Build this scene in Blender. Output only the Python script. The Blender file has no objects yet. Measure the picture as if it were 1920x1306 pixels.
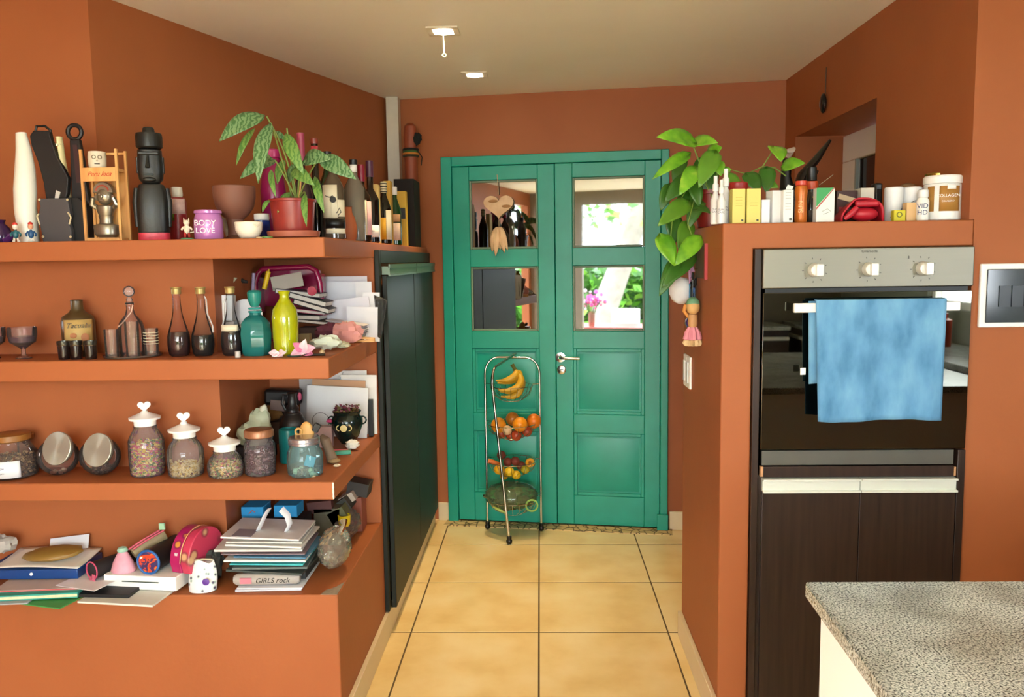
import bpy, math, random
from mathutils import Vector, Matrix
random.seed(7)
PI = math.pi
COL = bpy.context.scene.collection
SC = bpy.context.scene

# ------------------------------------------------------------------ camera
FPX, VX, VY, ROLL, HCAM = 1556.98, 1011.89, 486.8, -.0147, 1.45
_Y = Vector((VX-960, 653-VY, -FPX)).normalized()
_Z = Vector((math.sin(ROLL), math.cos(ROLL), 0)); _Z.z = -(_Y.x*_Z.x+_Y.y*_Z.y)/_Y.z; _Z.normalize()
_X = _Y.cross(_Z)
CM = Matrix((_X, _Y, _Z))            # camera axes seen from the room's axes
camd = bpy.data.cameras.new('camera'); cam = bpy.data.objects.new('camera', camd); COL.objects.link(cam)
camd.sensor_width = 36; camd.lens = FPX/1920*36; camd.clip_start = .02; camd.clip_end = 200
cam.matrix_world = Matrix.Translation((0, 0, HCAM)) @ CM.to_4x4()
SC.camera = cam

# ------------------------------------------------------------------ light and exposure
SC.view_settings.view_transform = 'Standard'; SC.view_settings.look = 'None'
SC.view_settings.gamma = 1; SC.view_settings.use_curve_mapping = False
SC.view_settings.exposure = EXPOSURE = 0.36
W = bpy.data.worlds.new('sky'); SC.world = W; W.use_nodes = True
nt = W.node_tree; bg = nt.nodes['Background']
bg.inputs[0].default_value = (.86, .93, 1, 1); bg.inputs[1].default_value = 25
sund = bpy.data.lights.new('sun', 'SUN'); sund.energy = 6; sund.angle = .02; sund.color = (1, .95, .85)
sun = bpy.data.objects.new('sun', sund); COL.objects.link(sun)
sun.rotation_euler = Vector((1, 1, -.5)).to_track_quat('-Z', 'Y').to_euler()
def portal(name, loc, rot, sx, sy):
    l = bpy.data.lights.new(name, 'AREA'); l.shape = 'RECTANGLE'; l.size = sx; l.size_y = sy; l.cycles.is_portal = True
    o = bpy.data.objects.new(name, l); COL.objects.link(o); o.location = loc; o.rotation_euler = rot
portal('patio_opening_light', (-.2, -2.02, 1.07), (PI/2, 0, 0), 2.2, 2.14)
portal('side_opening_light', (-2.12, -1.35, 1.07), (0, -PI/2, 0), 2.1, .9)
portal('kitchen_window_light', (2.62, -.4, 1.55), (0, PI/2, 0), .9, .8)

# ------------------------------------------------------------------ materials
def lin(c): return c/12.92 if c <= .04045 else ((c+.055)/1.055)**2.4
def hexc(h): h = h.lstrip('#'); return tuple(lin(int(h[i:i+2], 16)/255) for i in (0, 2, 4))
_mats = {}
def M(h, rough=.5, metal=0, var=.12, scale=12, bump=0, emit=0, spec=.5, bscale=None, coat=0):
    key = (h, rough, metal, var, scale, bump, emit, spec, coat)
    if key in _mats: return _mats[key]
    m = bpy.data.materials.new('paint'); m.use_nodes = True; n = m.node_tree.nodes; l = m.node_tree.links
    b = n['Principled BSDF']; c = hexc(h)
    b.inputs['Roughness'].default_value = rough; b.inputs['Metallic'].default_value = metal
    b.inputs['Specular IOR Level'].default_value = spec; b.inputs['Coat Weight'].default_value = coat
    tc = n.new('ShaderNodeTexCoord'); no = n.new('ShaderNodeTexNoise'); no.inputs['Scale'].default_value = scale; no.inputs['Detail'].default_value = 3
    l.new(tc.outputs['Object'], no.inputs['Vector'])
    mx = n.new('ShaderNodeMix'); mx.data_type = 'RGBA'
    mx.inputs['A'].default_value = tuple(x*(1-var) for x in c)+(1,); mx.inputs['B'].default_value = tuple(min(1, x*(1+var)) for x in c)+(1,)
    l.new(no.outputs['Fac'], mx.inputs['Factor']); l.new(mx.outputs['Result'], b.inputs['Base Color'])
    if emit: b.inputs['Emission Color'].default_value = c+(1,); b.inputs['Emission Strength'].default_value = emit
    if bump:
        n2 = n.new('ShaderNodeTexNoise'); n2.inputs['Scale'].default_value = bscale or scale*6; l.new(tc.outputs['Object'], n2.inputs['Vector'])
        bp = n.new('ShaderNodeBump'); bp.inputs['Strength'].default_value = bump; bp.inputs['Distance'].default_value = .002
        l.new(n2.outputs['Fac'], bp.inputs['Height']); l.new(bp.outputs['Normal'], b.inputs['Normal'])
    _mats[key] = m; return m
def GL(h='#ffffff', dens=.06, f=1.35):
    """thin glass: tinted see-through with a Fresnel reflection"""
    key = ('g', h, dens, f)
    if key in _mats: return _mats[key]
    m = bpy.data.materials.new('glass'); m.use_nodes = True; n = m.node_tree.nodes; l = m.node_tree.links; n.clear()
    o = n.new('ShaderNodeOutputMaterial'); t = n.new('ShaderNodeBsdfTransparent'); g = n.new('ShaderNodeBsdfGlossy'); d = n.new('ShaderNodeBsdfDiffuse')
    c = hexc(h); t.inputs[0].default_value = c+(1,); g.inputs['Roughness'].default_value = .04; d.inputs[0].default_value = c+(1,)
    fr = n.new('ShaderNodeFresnel'); fr.inputs[0].default_value = f
    m1 = n.new('ShaderNodeMixShader'); m1.inputs[0].default_value = dens; l.new(t.outputs[0], m1.inputs[1]); l.new(d.outputs[0], m1.inputs[2])
    m2 = n.new('ShaderNodeMixShader'); l.new(fr.outputs[0], m2.inputs[0]); l.new(m1.outputs[0], m2.inputs[1]); l.new(g.outputs[0], m2.inputs[2])
    l.new(m2.outputs[0], o.inputs[0]); _mats[key] = m; return m
def nodes_mat(name):
    m = bpy.data.materials.new(name); m.use_nodes = True; return m, m.node_tree.nodes, m.node_tree.links, m.node_tree.nodes['Principled BSDF']
def ramp(n, l, src, stops):
    r = n.new('ShaderNodeValToRGB'); e = r.color_ramp.elements
    while len(e) < len(stops): e.new(.5)
    for i, (p, h) in enumerate(stops): e[i].position = p; e[i].color = hexc(h)+(1,)
    l.new(src, r.inputs[0]); return r
def wall_mat(h1, h2, name):
    m, n, l, b = nodes_mat(name); b.inputs['Roughness'].default_value = .55; b.inputs['Specular IOR Level'].default_value = .3
    g = n.new('ShaderNodeNewGeometry'); no = n.new('ShaderNodeTexNoise'); no.inputs['Scale'].default_value = 2.2; no.inputs['Detail'].default_value = 4
    l.new(g.outputs['Position'], no.inputs['Vector']); r = ramp(n, l, no.outputs['Fac'], [(.3, h1), (.7, h2)])
    # pin-head chips of bare plaster
    v = n.new('ShaderNodeTexVoronoi'); v.inputs['Scale'].default_value = 3.1; l.new(g.outputs['Position'], v.inputs['Vector'])
    lt = n.new('ShaderNodeMath'); lt.operation = 'LESS_THAN'; lt.inputs[1].default_value = .012; l.new(v.outputs['Distance'], lt.inputs[0])
    mx = n.new('ShaderNodeMix'); mx.data_type = 'RGBA'; mx.inputs['B'].default_value = hexc('#e8c8a8')+(1,)
    l.new(lt.outputs[0], mx.inputs['Factor']); l.new(r.outputs[0], mx.inputs['A']); l.new(mx.outputs['Result'], b.inputs['Base Color'])
    n2 = n.new('ShaderNodeTexNoise'); n2.inputs['Scale'].default_value = 60; l.new(g.outputs['Position'], n2.inputs['Vector'])
    bp = n.new('ShaderNodeBump'); bp.inputs['Strength'].default_value = .12; bp.inputs['Distance'].default_value = .003
    l.new(n2.outputs['Fac'], bp.inputs['Height']); l.new(bp.outputs['Normal'], b.inputs['Normal']); return m
ORANGE = wall_mat('#9c5730', '#a55f36', 'terracotta_paint')
CEIL = wall_mat('#faf6ec', '#fffcf4', 'ceiling_paint')
def wood_mat(h1, h2, name, rough=.35, sc=(30, 30, 1.5)):
    m, n, l, b = nodes_mat(name); b.inputs['Roughness'].default_value = rough
    tc = n.new('ShaderNodeTexCoord'); mp = n.new('ShaderNodeMapping'); mp.inputs['Scale'].default_value = sc; l.new(tc.outputs['Object'], mp.inputs[0])
    no = n.new('ShaderNodeTexNoise'); no.inputs['Scale'].default_value = 2; no.inputs['Detail'].default_value = 5; l.new(mp.outputs[0], no.inputs['Vector'])
    r = ramp(n, l, no.outputs['Fac'], [(.3, h1), (.7, h2)]); l.new(r.outputs[0], b.inputs['Base Color']); return m
WENGE = wood_mat('#241812', '#38281f', 'wenge_veneer'); BLACKW = wood_mat('#141812', '#1c211a', 'black_lacquered_wood', .5); BLACKW.node_tree.nodes['Principled BSDF'].inputs['Specular IOR Level'].default_value = .3
PINE = wood_mat('#c98f50', '#dfaa68', 'pale_wood', .5); GREYW = wood_mat('#d5ab82', '#e6c49c', 'raw_wood', .7, (10, 30, 10))
TEAL = wood_mat('#0b9079', '#129a83', 'teal_paint', .38, (3, 3, 3))
def steel(name='brushed_steel', h='#8a8578', sc=(1, 1, 120), rough=.42):
    m, n, l, b = nodes_mat(name); b.inputs['Metallic'].default_value = 1
    tc = n.new('ShaderNodeTexCoord'); mp = n.new('ShaderNodeMapping'); mp.inputs['Scale'].default_value = sc; l.new(tc.outputs['Object'], mp.inputs[0])
    no = n.new('ShaderNodeTexNoise'); no.inputs['Scale'].default_value = 8; l.new(mp.outputs[0], no.inputs['Vector'])
    b.inputs['Base Color'].default_value = hexc(h)+(1,)
    mr = n.new('ShaderNodeMapRange'); mr.inputs['To Min'].default_value = rough-.06; mr.inputs['To Max'].default_value = rough+.1
    l.new(no.outputs['Fac'], mr.inputs['Value']); l.new(mr.outputs[0], b.inputs['Roughness']); return m
STEEL = steel(); CHROME = steel('chrome', '#cfcfca', (5, 5, 5), .14); ALU = M('#dcdcd4', .35, .35, .03)
def mirror_glass(name, h, r=.02):
    m, n, l, b = nodes_mat(name); b.inputs['Metallic'].default_value = 1; b.inputs['Roughness'].default_value = r
    no = n.new('ShaderNodeTexNoise'); no.inputs['Scale'].default_value = 3; c = hexc(h)
    mx = n.new('ShaderNodeMix'); mx.data_type = 'RGBA'; mx.inputs['A'].default_value = tuple(x*.95 for x in c)+(1,); mx.inputs['B'].default_value = c+(1,)
    l.new(no.outputs['Fac'], mx.inputs['Factor']); l.new(mx.outputs['Result'], b.inputs['Base Color']); return m
PANE = mirror_glass('mirrored_pane', '#95989b'); OVGLASS = mirror_glass('black_oven_glass', '#62625a')
def granite():
    m, n, l, b = nodes_mat('speckled_granite'); b.inputs['Roughness'].default_value = .22
    g = n.new('ShaderNodeNewGeometry'); v = n.new('ShaderNodeTexNoise'); v.inputs['Scale'].default_value = 330; v.inputs['Detail'].default_value = 3; l.new(g.outputs['Position'], v.inputs['Vector'])
    r = ramp(n, l, v.outputs['Fac'], [(.36, '#3a3e40'), (.44, '#8a9294'), (.52, '#c0c8ca'), (.68, '#e2e8ea')])
    n2 = n.new('ShaderNodeTexNoise'); n2.inputs['Scale'].default_value = 9; l.new(g.outputs['Position'], n2.inputs['Vector'])
    r2 = ramp(n, l, n2.outputs['Fac'], [(.35, '#cfcac0'), (.65, '#fbfaf5')])
    mx = n.new('ShaderNodeMix'); mx.data_type = 'RGBA'; mx.blend_type = 'MULTIPLY'; mx.inputs['Factor'].default_value = 1
    l.new(r.outputs[0], mx.inputs['A']); l.new(r2.outputs[0], mx.inputs['B']); l.new(mx.outputs['Result'], b.inputs['Base Color']); return m
GRANITE = granite()
def tile_mat():
    m, n, l, b = nodes_mat('ceramic_tile'); b.inputs['Roughness'].default_value = .3
    g = n.new('ShaderNodeNewGeometry'); no = n.new('ShaderNodeTexNoise'); no.inputs['Scale'].default_value = 4.5; no.inputs['Detail'].default_value = 6; l.new(g.outputs['Position'], no.inputs['Vector'])
    r = ramp(n, l, no.outputs['Fac'], [(.3, '#dcb878'), (.5, '#e9cb90'), (.7, '#f0d8a6')]); l.new(r.outputs[0], b.inputs['Base Color']); return m
TILE = tile_mat(); GROUT = M('#5e4a2e', .9); BASEB = M('#dcc8a4', .4, 0, .08, 6)
WHITE = M('#f2f0ea', .5, 0, .03); PAPER = M('#eceaea', .8, 0, .04); BLACK = M('#0c0c0c', .4, 0, .1); BLACKG = M('#080808', .12, 0, .1)
PAPER2 = M('#dcd6cc', .8, 0, .06); GREYP = M('#b5aca0', .8, 0, .06)

# ------------------------------------------------------------------ geometry
class G:
    def __init__(s): s.v = []; s.f = []; s.m = []
    def add(s, v, f, mi=0, X=None):
        k = len(s.v); s.v += [tuple(X @ Vector(p)) if X else tuple(p) for p in v]
        s.f += [tuple(i+k for i in q) for q in f]; s.m += [mi]*len(f); return s
    def box(s, c, d, mi=0, X=None, rz=0, ry=0, rx=0):
        x, y, z = (a/2 for a in d)
        v = [(i*x, j*y, k*z) for i in (-1, 1) for j in (-1, 1) for k in (-1, 1)]
        R = Matrix.Translation(c) @ Matrix.Rotation(rz, 4, 'Z') @ Matrix.Rotation(ry, 4, 'Y') @ Matrix.Rotation(rx, 4, 'X')
        if X: R = X @ R
        return s.add(v, [(0, 1, 3, 2), (4, 6, 7, 5), (0, 4, 5, 1), (2, 3, 7, 6), (0, 2, 6, 4), (1, 5, 7, 3)], mi, R)
    def bb(s, x0, x1, y0, y1, z0, z1, mi=0): return s.box(((x0+x1)/2, (y0+y1)/2, (z0+z1)/2), (x1-x0, y1-y0, z1-z0), mi)
    def lathe(s, prof, seg=28, c=(0, 0, 0), sx=1, sy=1, mi=0, X=None, rib=None, cap=True, sq=0):
        v = []; f = []; n = len(prof)
        for r, z in prof:
            for i in range(seg):
                a = 2*PI*i/seg; k = r
                if rib: k *= 1+rib[1]*math.cos(rib[0]*a)
                if sq:                                     # towards a rounded square
                    q = 1/max(abs(math.cos(a)), abs(math.sin(a))); k *= (1-sq)+sq*min(q, 1.3)
                v.append((c[0]+k*math.cos(a)*sx, c[1]+k*math.sin(a)*sy, c[2]+z))
        for j in range(n-1):
            for i in range(seg):
                i2 = (i+1) % seg; f.append((j*seg+i, j*seg+i2, (j+1)*seg+i2, (j+1)*seg+i))
        if cap: f.append(tuple(range(seg))[::-1]); f.append(tuple((n-1)*seg+i for i in range(seg)))
        return s.add(v, f, mi, X)
    def tube(s, pts, r, seg=8, mi=0, closed=False, X=None, flat=1):
        P = [Vector(p) for p in pts]; n = len(P); v = []; f = []
        R = r if isinstance(r, (list, tuple)) else [r]*n; up = None
        for i in range(n):
            a = P[(i-1) % n] if (closed or i) else P[0]; b = P[(i+1) % n] if (closed or i < n-1) else P[-1]
            t = (b-a).normalized()
            if up is None: up = Vector((0, 0, 1)) if abs(t.z) < .9 else Vector((1, 0, 0))
            w = t.cross(up).normalized(); up = w.cross(t).normalized()
            for k in range(seg):
                q = 2*PI*k/seg; v.append(P[i]+w*math.cos(q)*R[i]+up*math.sin(q)*R[i]*flat)
        m = n if closed else n-1
        for j in range(m):
            j2 = (j+1) % n
            for k in range(seg): k2 = (k+1) % seg; f.append((j*seg+k, j*seg+k2, j2*seg+k2, j2*seg+k))
        if not closed: f.append(tuple(range(seg))[::-1]); f.append(tuple((n-1)*seg+k for k in range(seg)))
        return s.add(v, f, mi, X)
    def ring(s, c, R, r, ax='z', seg=24, sr=6, mi=0, X=None, a0=0, a1=2*PI):
        full = a1-a0 > 6.28; k = seg if full else seg+1; pts = []
        for i in range(k):
            a = a0+(a1-a0)*i/seg; x, y = R*math.cos(a), R*math.sin(a)
            pts.append(Vector(c)+Vector({'z': (x, y, 0), 'y': (x, 0, y), 'x': (0, x, y)}[ax]))
        return s.tube(pts, r, sr, mi, full, X)
    def prism(s, o, a0, a1, ax='y', mi=0, X=None):
        n = len(o); g = {'y': lambda p, a: (p[0], a, p[1]), 'z': lambda p, a: (p[0], p[1], a), 'x': lambda p, a: (a, p[0], p[1])}[ax]
        v = [g(p, a0) for p in o]+[g(p, a1) for p in o]
        f = [tuple(range(n)), tuple(range(2*n-1, n-1, -1))]+[((i+1) % n, i, n+i, n+(i+1) % n) for i in range(n)]
        return s.add(v, f, mi, X)
    def ball(s, c, r, seg=16, rg=10, mi=0, X=None, bumpy=0):
        if not isinstance(r, (tuple, list)): r = (r, r, r)
        v = []; f = []
        for j in range(rg+1):
            t = PI*j/rg
            for i in range(seg):
                a = 2*PI*i/seg; k = 1+(random.uniform(-bumpy, bumpy) if 0 < j < rg else 0)
                v.append((c[0]+r[0]*k*math.sin(t)*math.cos(a), c[1]+r[1]*k*math.sin(t)*math.sin(a), c[2]+r[2]*k*math.cos(t)))
        for j in range(rg):
            for i in range(seg): i2 = (i+1) % seg; f.append((j*seg+i, (j+1)*seg+i, (j+1)*seg+i2, j*seg+i2))
        return s.add(v, f, mi, X)
    def sheet(s, fn, nu, nv, mi=0, X=None):
        v = [fn(i/nu, j/nv) for j in range(nv+1) for i in range(nu+1)]; w = nu+1
        return s.add(v, [(j*w+i, j*w+i+1, (j+1)*w+i+1, (j+1)*w+i) for j in range(nv) for i in range(nu)], mi, X)
    def patch(s, r, z0, z1, a0, a1, n=12, mi=0, c=(0, 0)):
        """label hugging a round body; angles measured from the side that faces the room"""
        return s.sheet(lambda u, v: (c[0]+r*math.sin(a0+(a1-a0)*u), c[1]-r*math.cos(a0+(a1-a0)*u), z0+(z1-z0)*v), n, 1, mi)
    def leaf(s, b, t, w, nrm=(0, -1, .3), droop=.12, fold=.2, heart=0, mi=0, n=9):
        b, t = Vector(b), Vector(t); d = t-b; L = d.length; d.normalize(); nr = Vector(nrm); nr = (nr-d*nr.dot(d)).normalized(); sd = d.cross(nr)
        v = []
        for i in range(n+1):
            u = i/n
            k = (math.sin(PI*u**.62))**(.8) if heart else math.sin(PI*u**.8)**.85
            if i == 0 or i == n: k = .02
            c = b+d*(L*u)+nr*(L*droop*math.sin(PI*u))
            for j in (-1, -.55, 0, .55, 1):
                back = -heart*.16*L*abs(j)*(1-u)**3
                v.append(c+sd*(j*w/2*k)+nr*(fold*abs(j)*w/2*k)+d*back)
        s.add(v, [(i*5+j, i*5+j+1, (i+1)*5+j+1, (i+1)*5+j) for i in range(n) for j in range(4)], mi); return s
def mk(name, g, mats, parent=None, loc=None, bev=0, solid=0, sub=0, rot=None, ang=38, label=None, cat=None, group=None, kind=None):
    me = bpy.data.meshes.new(name); me.from_pydata([tuple(p) for p in g.v], [], g.f); me.update()
    for m in (mats if isinstance(mats, (list, tuple)) else [mats]): me.materials.append(m)
    me.polygons.foreach_set('material_index', g.m); me.polygons.foreach_set('use_smooth', [True]*len(g.f))
    me.validate(); me.set_sharp_from_angle(angle=math.radians(ang))
    o = bpy.data.objects.new(name, me); COL.objects.link(o)
    if parent: o.parent = parent
    if loc is not None: o.location = loc
    if rot: o.rotation_euler = rot
    if solid: q = o.modifiers.new('s', 'SOLIDIFY'); q.thickness = solid; q.offset = 0
    if bev: q = o.modifiers.new('b', 'BEVEL'); q.width = bev; q.segments = 2; q.limit_method = 'ANGLE'; q.angle_limit = .6
    if sub: q = o.modifiers.new('u', 'SUBSURF'); q.levels = sub; q.render_levels = sub
    return tag(o, label, cat, group, kind)
def tag(o, label=None, cat=None, group=None, kind=None):
    if label: o['label'] = label
    if cat: o['category'] = cat
    if group: o['group'] = group
    if kind: o['kind'] = kind
    return o
def thing(name, label, cat, loc=(0, 0, 0), rz=0, group=None, rot=None):
    o = bpy.data.objects.new(name, None); COL.objects.link(o); o.location = loc; o.rotation_euler = rot or (0, 0, rz); o.empty_display_size = .05
    return tag(o, label, cat, group)
def struct(name, g, m, label, bev=0, parent=None):
    o = mk(name, g, m, bev=bev, parent=parent, label=label)
    if not parent: o['kind'] = 'structure'
    return o
def dup(o, loc=None, rot=None, label=None, parent=None):
    c = o.copy(); COL.objects.link(c)
    if parent: c.parent = parent
    if loc is not None: c.location = loc
    if rot is not None: c.rotation_euler = rot
    if label: c['label'] = label
    for ch in list(o.children): dup(ch, parent=c)
    return c
def txt(s, parent, loc, h, mat, rot=(PI/2, 0, 0), shear=0, ext=.0003, sp=1, name='lettering'):
    cu = bpy.data.curves.new(name, 'FONT'); cu.body = s; cu.size = h; cu.extrude = ext; cu.shear = shear; cu.align_x = 'CENTER'; cu.align_y = 'CENTER'; cu.space_character = sp
    tmp = bpy.data.objects.new(name, cu); me = bpy.data.meshes.new_from_object(tmp); bpy.data.objects.remove(tmp); bpy.data.curves.remove(cu)
    me.materials.clear(); me.materials.append(mat); me.name = name; o = bpy.data.objects.new(name, me); COL.objects.link(o); o.parent = parent; o.location = loc; o.rotation_euler = rot; return o
def ray(px, py): return CM @ Vector(((px-960)/FPX, (653-py)/FPX, -1))
def Q(px, py, Y):
    """room point on the upright plane at distance Y that a spot of the picture falls on"""
    d = ray(px, py); t = Y/d.y; return Vector((d.x*t, Y, HCAM+d.z*t))
def S(px, py, Y): return (Y/ray(px, py).y)/FPX
S1, S2, S3, S4, SC_ = 1.5235, 1.1761, .8089, .464, 1.547          # shelf tops
Z1, Z2, Z3, Z4, ZC = S1+.0007, S2+.0007, S3+.0007, S4+.0007, SC_+.0007   # where things stand
XL, YF, XC, YC, XR = -.6142, 2.3688, .533, 2.456, 1.2356
def at(px, py, Y, z): p = Q(px, py, Y); return Vector((p.x, Y, z))
def facing(loc): return math.atan2(-loc.x, loc.y)      # stands with its label towards the room
def turned(name, label, cat, px, pyb, Y, z, parts, group=None, rz=0, seg=28, face=1):
    """a thing turned on a lathe: parts = [(name, [(radius, row), ...], material, options)] measured from its foot row"""
    s = S(px, pyb, Y); loc = at(px, pyb, Y, z); rz += facing(loc)*face
    if len(parts) == 1:
        nm, pr, mt, op = (parts[0]+({},))[:4]
        return mk(name, G().lathe([(r*s, (pyb-y)*s) for r, y in pr], **{'seg': seg, **op}), mt, loc=loc, rot=(0, 0, rz), label=label, cat=cat, group=group), s
    t = thing(name, label, cat, loc, rz, group)
    for p in parts:
        nm, pr, mt, op = (p+({},))[:4]
        mk(nm, G().lathe([(r*s, (pyb-y)*s) for r, y in pr], **{'seg': seg, **op}), mt, t)
    return t, s
# ------------------------------------------------------------------ the room
def doorY(x): return 4.543-.1444*(x+.5158)
TH = math.atan(-.1444)
W5 = .5031
# floor: a bed of grout and the tiles laid in it
g = G().bb(-3.2, 2.6, -2.4, 4.7, -.06, -.0012)
floor = struct('floor', g, GROUT, 'cream ceramic floor tiles with dark grout joints')
tile0 = None
gt = G().bb(-W5/2+.0032, W5/2-.0032, -W5/2+.0045, W5/2-.0045, -.01, 0)
for i in range(-6, 6):
    for j in range(-11, 4):
        cx, cy = -.0189+(i+.5)*W5, 3.1194+(j-.5)*W5
        if abs(cx) > 2.9 and cx < 0: continue
        if cx > 2.4 or cy < -2.2 or cy > 4.5: continue
        if tile0 is None: tile0 = mk('tile', gt, TILE, floor, bev=.0006); tile0.location = (cx, cy, 0)
        else: dup(tile0, loc=(cx, cy, 0), parent=floor)
# strip of worn small stones at the foot of the door
m, n, l, b = nodes_mat('cracked_threshold'); v = n.new('ShaderNodeTexVoronoi'); v.feature = 'DISTANCE_TO_EDGE'; v.inputs['Scale'].default_value = 22
gg = n.new('ShaderNodeNewGeometry'); l.new(gg.outputs['Position'], v.inputs['Vector']); r = ramp(n, l, v.outputs['Distance'], [(.02, '#4a3a22'), (.09, '#c9ad7a')]); l.new(r.outputs[0], b.inputs['Base Color']); b.inputs['Roughness'].default_value = .7
thr = struct('trim_1', G().box((.6, .02, .0025), (1.24, .10, .005)), m, 'worn strip of crazed mosaic along the foot of the teal door')
thr.location = (-.522, 4.466, 0); thr.rotation_euler = (0, 0, TH)
struct('ceiling', G().bb(-3.3, 2.7, -2.5, 4.9, 2.3205, 2.42), CEIL, 'off-white plaster ceiling')
# back wall with the doorway, slightly askew; the door stands in front of a filled opening
g = G(); D = .12
def slab(g, x0, x1, z0, z1, back=D, off=0):
    o = [(x0, doorY(x0)-off), (x1, doorY(x1)-off), (x1, doorY(x1)+back), (x0, doorY(x0)+back)]; g.prism(o, z0, z1, 'z')
slab(g, -.83, -.515, 0, 2.32); slab(g, .665, 1.3, 0, 2.32); slab(g, -.515, .665, 2.004, 2.32); slab(g, -.515, .665, 0, 2.004, .12, -.08)
struct('wall_back', g, ORANGE, 'terracotta painted end wall around the teal double door')
# oblique wall above the shelving
g = G(); g.prism([(-1.43, 2.7), (-.802, 4.583), (-.93, 4.62), (-1.56, 2.74)], S1, 2.3205, 'z')
struct('wall_oblique', g, ORANGE, 'slanting terracotta wall above the bottle ledge')
struct('wall_left', G().bb(-3.2, -1.43, 2.7, 2.82, S1, 2.3205), ORANGE, 'terracotta wall above the left end of the top shelf')
# low wall mass: shelving alcoves built in masonry
sh = thing('built_in_shelving', 'terracotta built-in shelving with three thick shelves and a low ledge', 'shelving', (XL, YF, 0))
def shp(name, x0, x1, y0, y1, z0, z1, bev=.004, **k): return mk(name, G().bb(x0-XL, x1-XL, y0-YF, y1-YF, z0, z1), ORANGE, sh, bev=bev, **k)
shp('ledge', -3.2, XL, YF, 3.08, 0, S4)
shp('shelf', -3.2, XL, YF, 3.08, 1.1153, S2); shp('shelf', -3.2, XL, YF, 3.08, .7548, S3)
g = G(); g.prism([(a-XL, b2-YF) for a, b2 in ((-3.2, YF), (XL, YF), (XL, 4.545), (-.80, 4.575), (-1.43, 2.699), (-3.2, 2.699))], 1.4663, S1, 'z')
mk('top_shelf', g, ORANGE, sh, bev=.004)
for z0, z1 in ((S4, .7548), (S3, 1.1153), (S2, 1.4663)):
    shp('back_panel', -3.2, -1.02, 2.575, 2.70, z0, z1, 0); shp('alcove_back', -1.02, XL, 3.06, 3.08, z0, z1, 0); shp('alcove_side', -1.1, -1.02, 2.70, 3.08, z0, z1, 0)
# chipped plaster on shelf edges
ch = M('#e6dccd', .9, 0, .1, 60)
g = G()
for i in range(9): g.box((-.0005, -.0008, .8089-.004-i*.0055), (.004+.003*random.random(), .002, .005))
mk('plaster_chip', g, ch, sh, label='row of bare plaster chips on the shelf corner')
g = G(); g.prism([(-.052, .002), (-.002, .002), (-.002, .10), (-.02, .06), (-.045, .035)], S4+.0001, S4+.0012, 'z')
mk('plaster_chip', g, M('#8f8272', .9, 0, .35, 90), sh, label='grey broken plaster patch on the ledge corner')
g = G().bb(-.95, XL, 3.08, 4.545, 0, 1.4663)
struct('wall_low_left', g, ORANGE, 'low terracotta wall that holds the black pantry cabinet')
# column that houses the oven
g = G(); g.bb(XC, .622, YC, 3.1, 0, 1.48).bb(XC, 1.25, YC, 3.1, 1.4725, SC_).bb(.622, 1.25, 3.04, 3.1, 0, 1.476)
struct('wall_oven_column', g, ORANGE, 'terracotta half-height wall housing the oven', bev=.004)
g = G(); g.bb(1.2505, 2.6, YC, 2.6, 0, 2.3205)
struct('wall_front_right', g, ORANGE, 'terracotta wall to the right of the oven')
# right wall beyond the oven with its window niche
g = G(); y0, y1, z0, z1 = 3.15, 4.12, 1.3, 2.02
g.bb(XR, 1.36, YC+.145, y0, SC_, 2.3205).bb(XR, 1.36, y1, 4.4, 0, 2.3205).bb(XR, 1.36, y0, y1, z1, 2.3205).bb(XR, 1.36, y0, y1, 0, z0).bb(XR, 1.2504, YC, YC+.146, SC_, 2.3205)
g.bb(1.36, 1.6, y0-.06, y0, z0-.1, z1+.06).bb(1.36, 1.6, y1, y1+.3, z0-.1, z1+.06).bb(1.36, 1.6, y0, y1, z1, z1+.06).bb(1.36, 1.6, y0, y1, z0-.1, z0)
g.bb(XR, 1.36, 3.1005, y0, 0, SC_).bb(1.2505, 1.36, 2.6, 3.1, 0, SC_-.001)
struct('wall_right', g, ORANGE, 'terracotta side wall with a deep window niche')
g = G(); wx = 1.46
g.bb(wx, wx+.05, 3.16, 4.115, 1.31, 1.38).bb(wx, wx+.05, 3.16, 4.115, 1.89, 2.015).bb(wx, wx+.05, 3.16, 3.23, 1.38, 1.89).bb(wx, wx+.05, 3.945, 4.115, 1.38, 1.89)
win = struct('window_1', g, M('#f4f0e8', .5, 0, .03), 'white window frame deep in the niche', bev=.004)
mk('pane', G().bb(wx+.02, wx+.03, 3.23, 3.945, 1.38, 1.89), M('#241712', .08, 0, .2), win)
mk('glazing_bead', G().bb(wx-.004, wx+.01, 3.93, 3.945, 1.38, 1.89), M('#9aa6a0', .4), win)
# baseboards
struct('baseboard_left', G().bb(XL, -.5985, YF, 3.14, 0, .098).bb(XL, -.5985, 3.14, 4.5, 0, .085), BASEB, 'cream tiled skirting below the shelving and pantry', bev=.002)
struct('baseboard_column', G().bb(XC-.015, XC, YC, 3.1, 0, .098), BASEB, 'cream tiled skirting along the oven column', bev=.002)
def bbrd(name, x0, x1, lab):
    o = [(x0, doorY(x0)-.016), (x1, doorY(x1)-.016), (x1, doorY(x1)), (x0, doorY(x0))]
    struct(name, G().prism(o, 0, .1, 'z'), BASEB, lab, bev=.002)
bbrd('baseboard_back_left', -.585, -.525, 'short cream skirting left of the teal door'); bbrd('baseboard_back_right', .68, XR, 'short cream skirting right of the teal door')
# white boxed duct in the corner
struct('trim_2', G().bb(-.806, -.742, 4.49, 4.57, S1+.001, 2.32), M('#cdc4b2', .6), 'white corner duct from ledge to ceiling')
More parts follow.
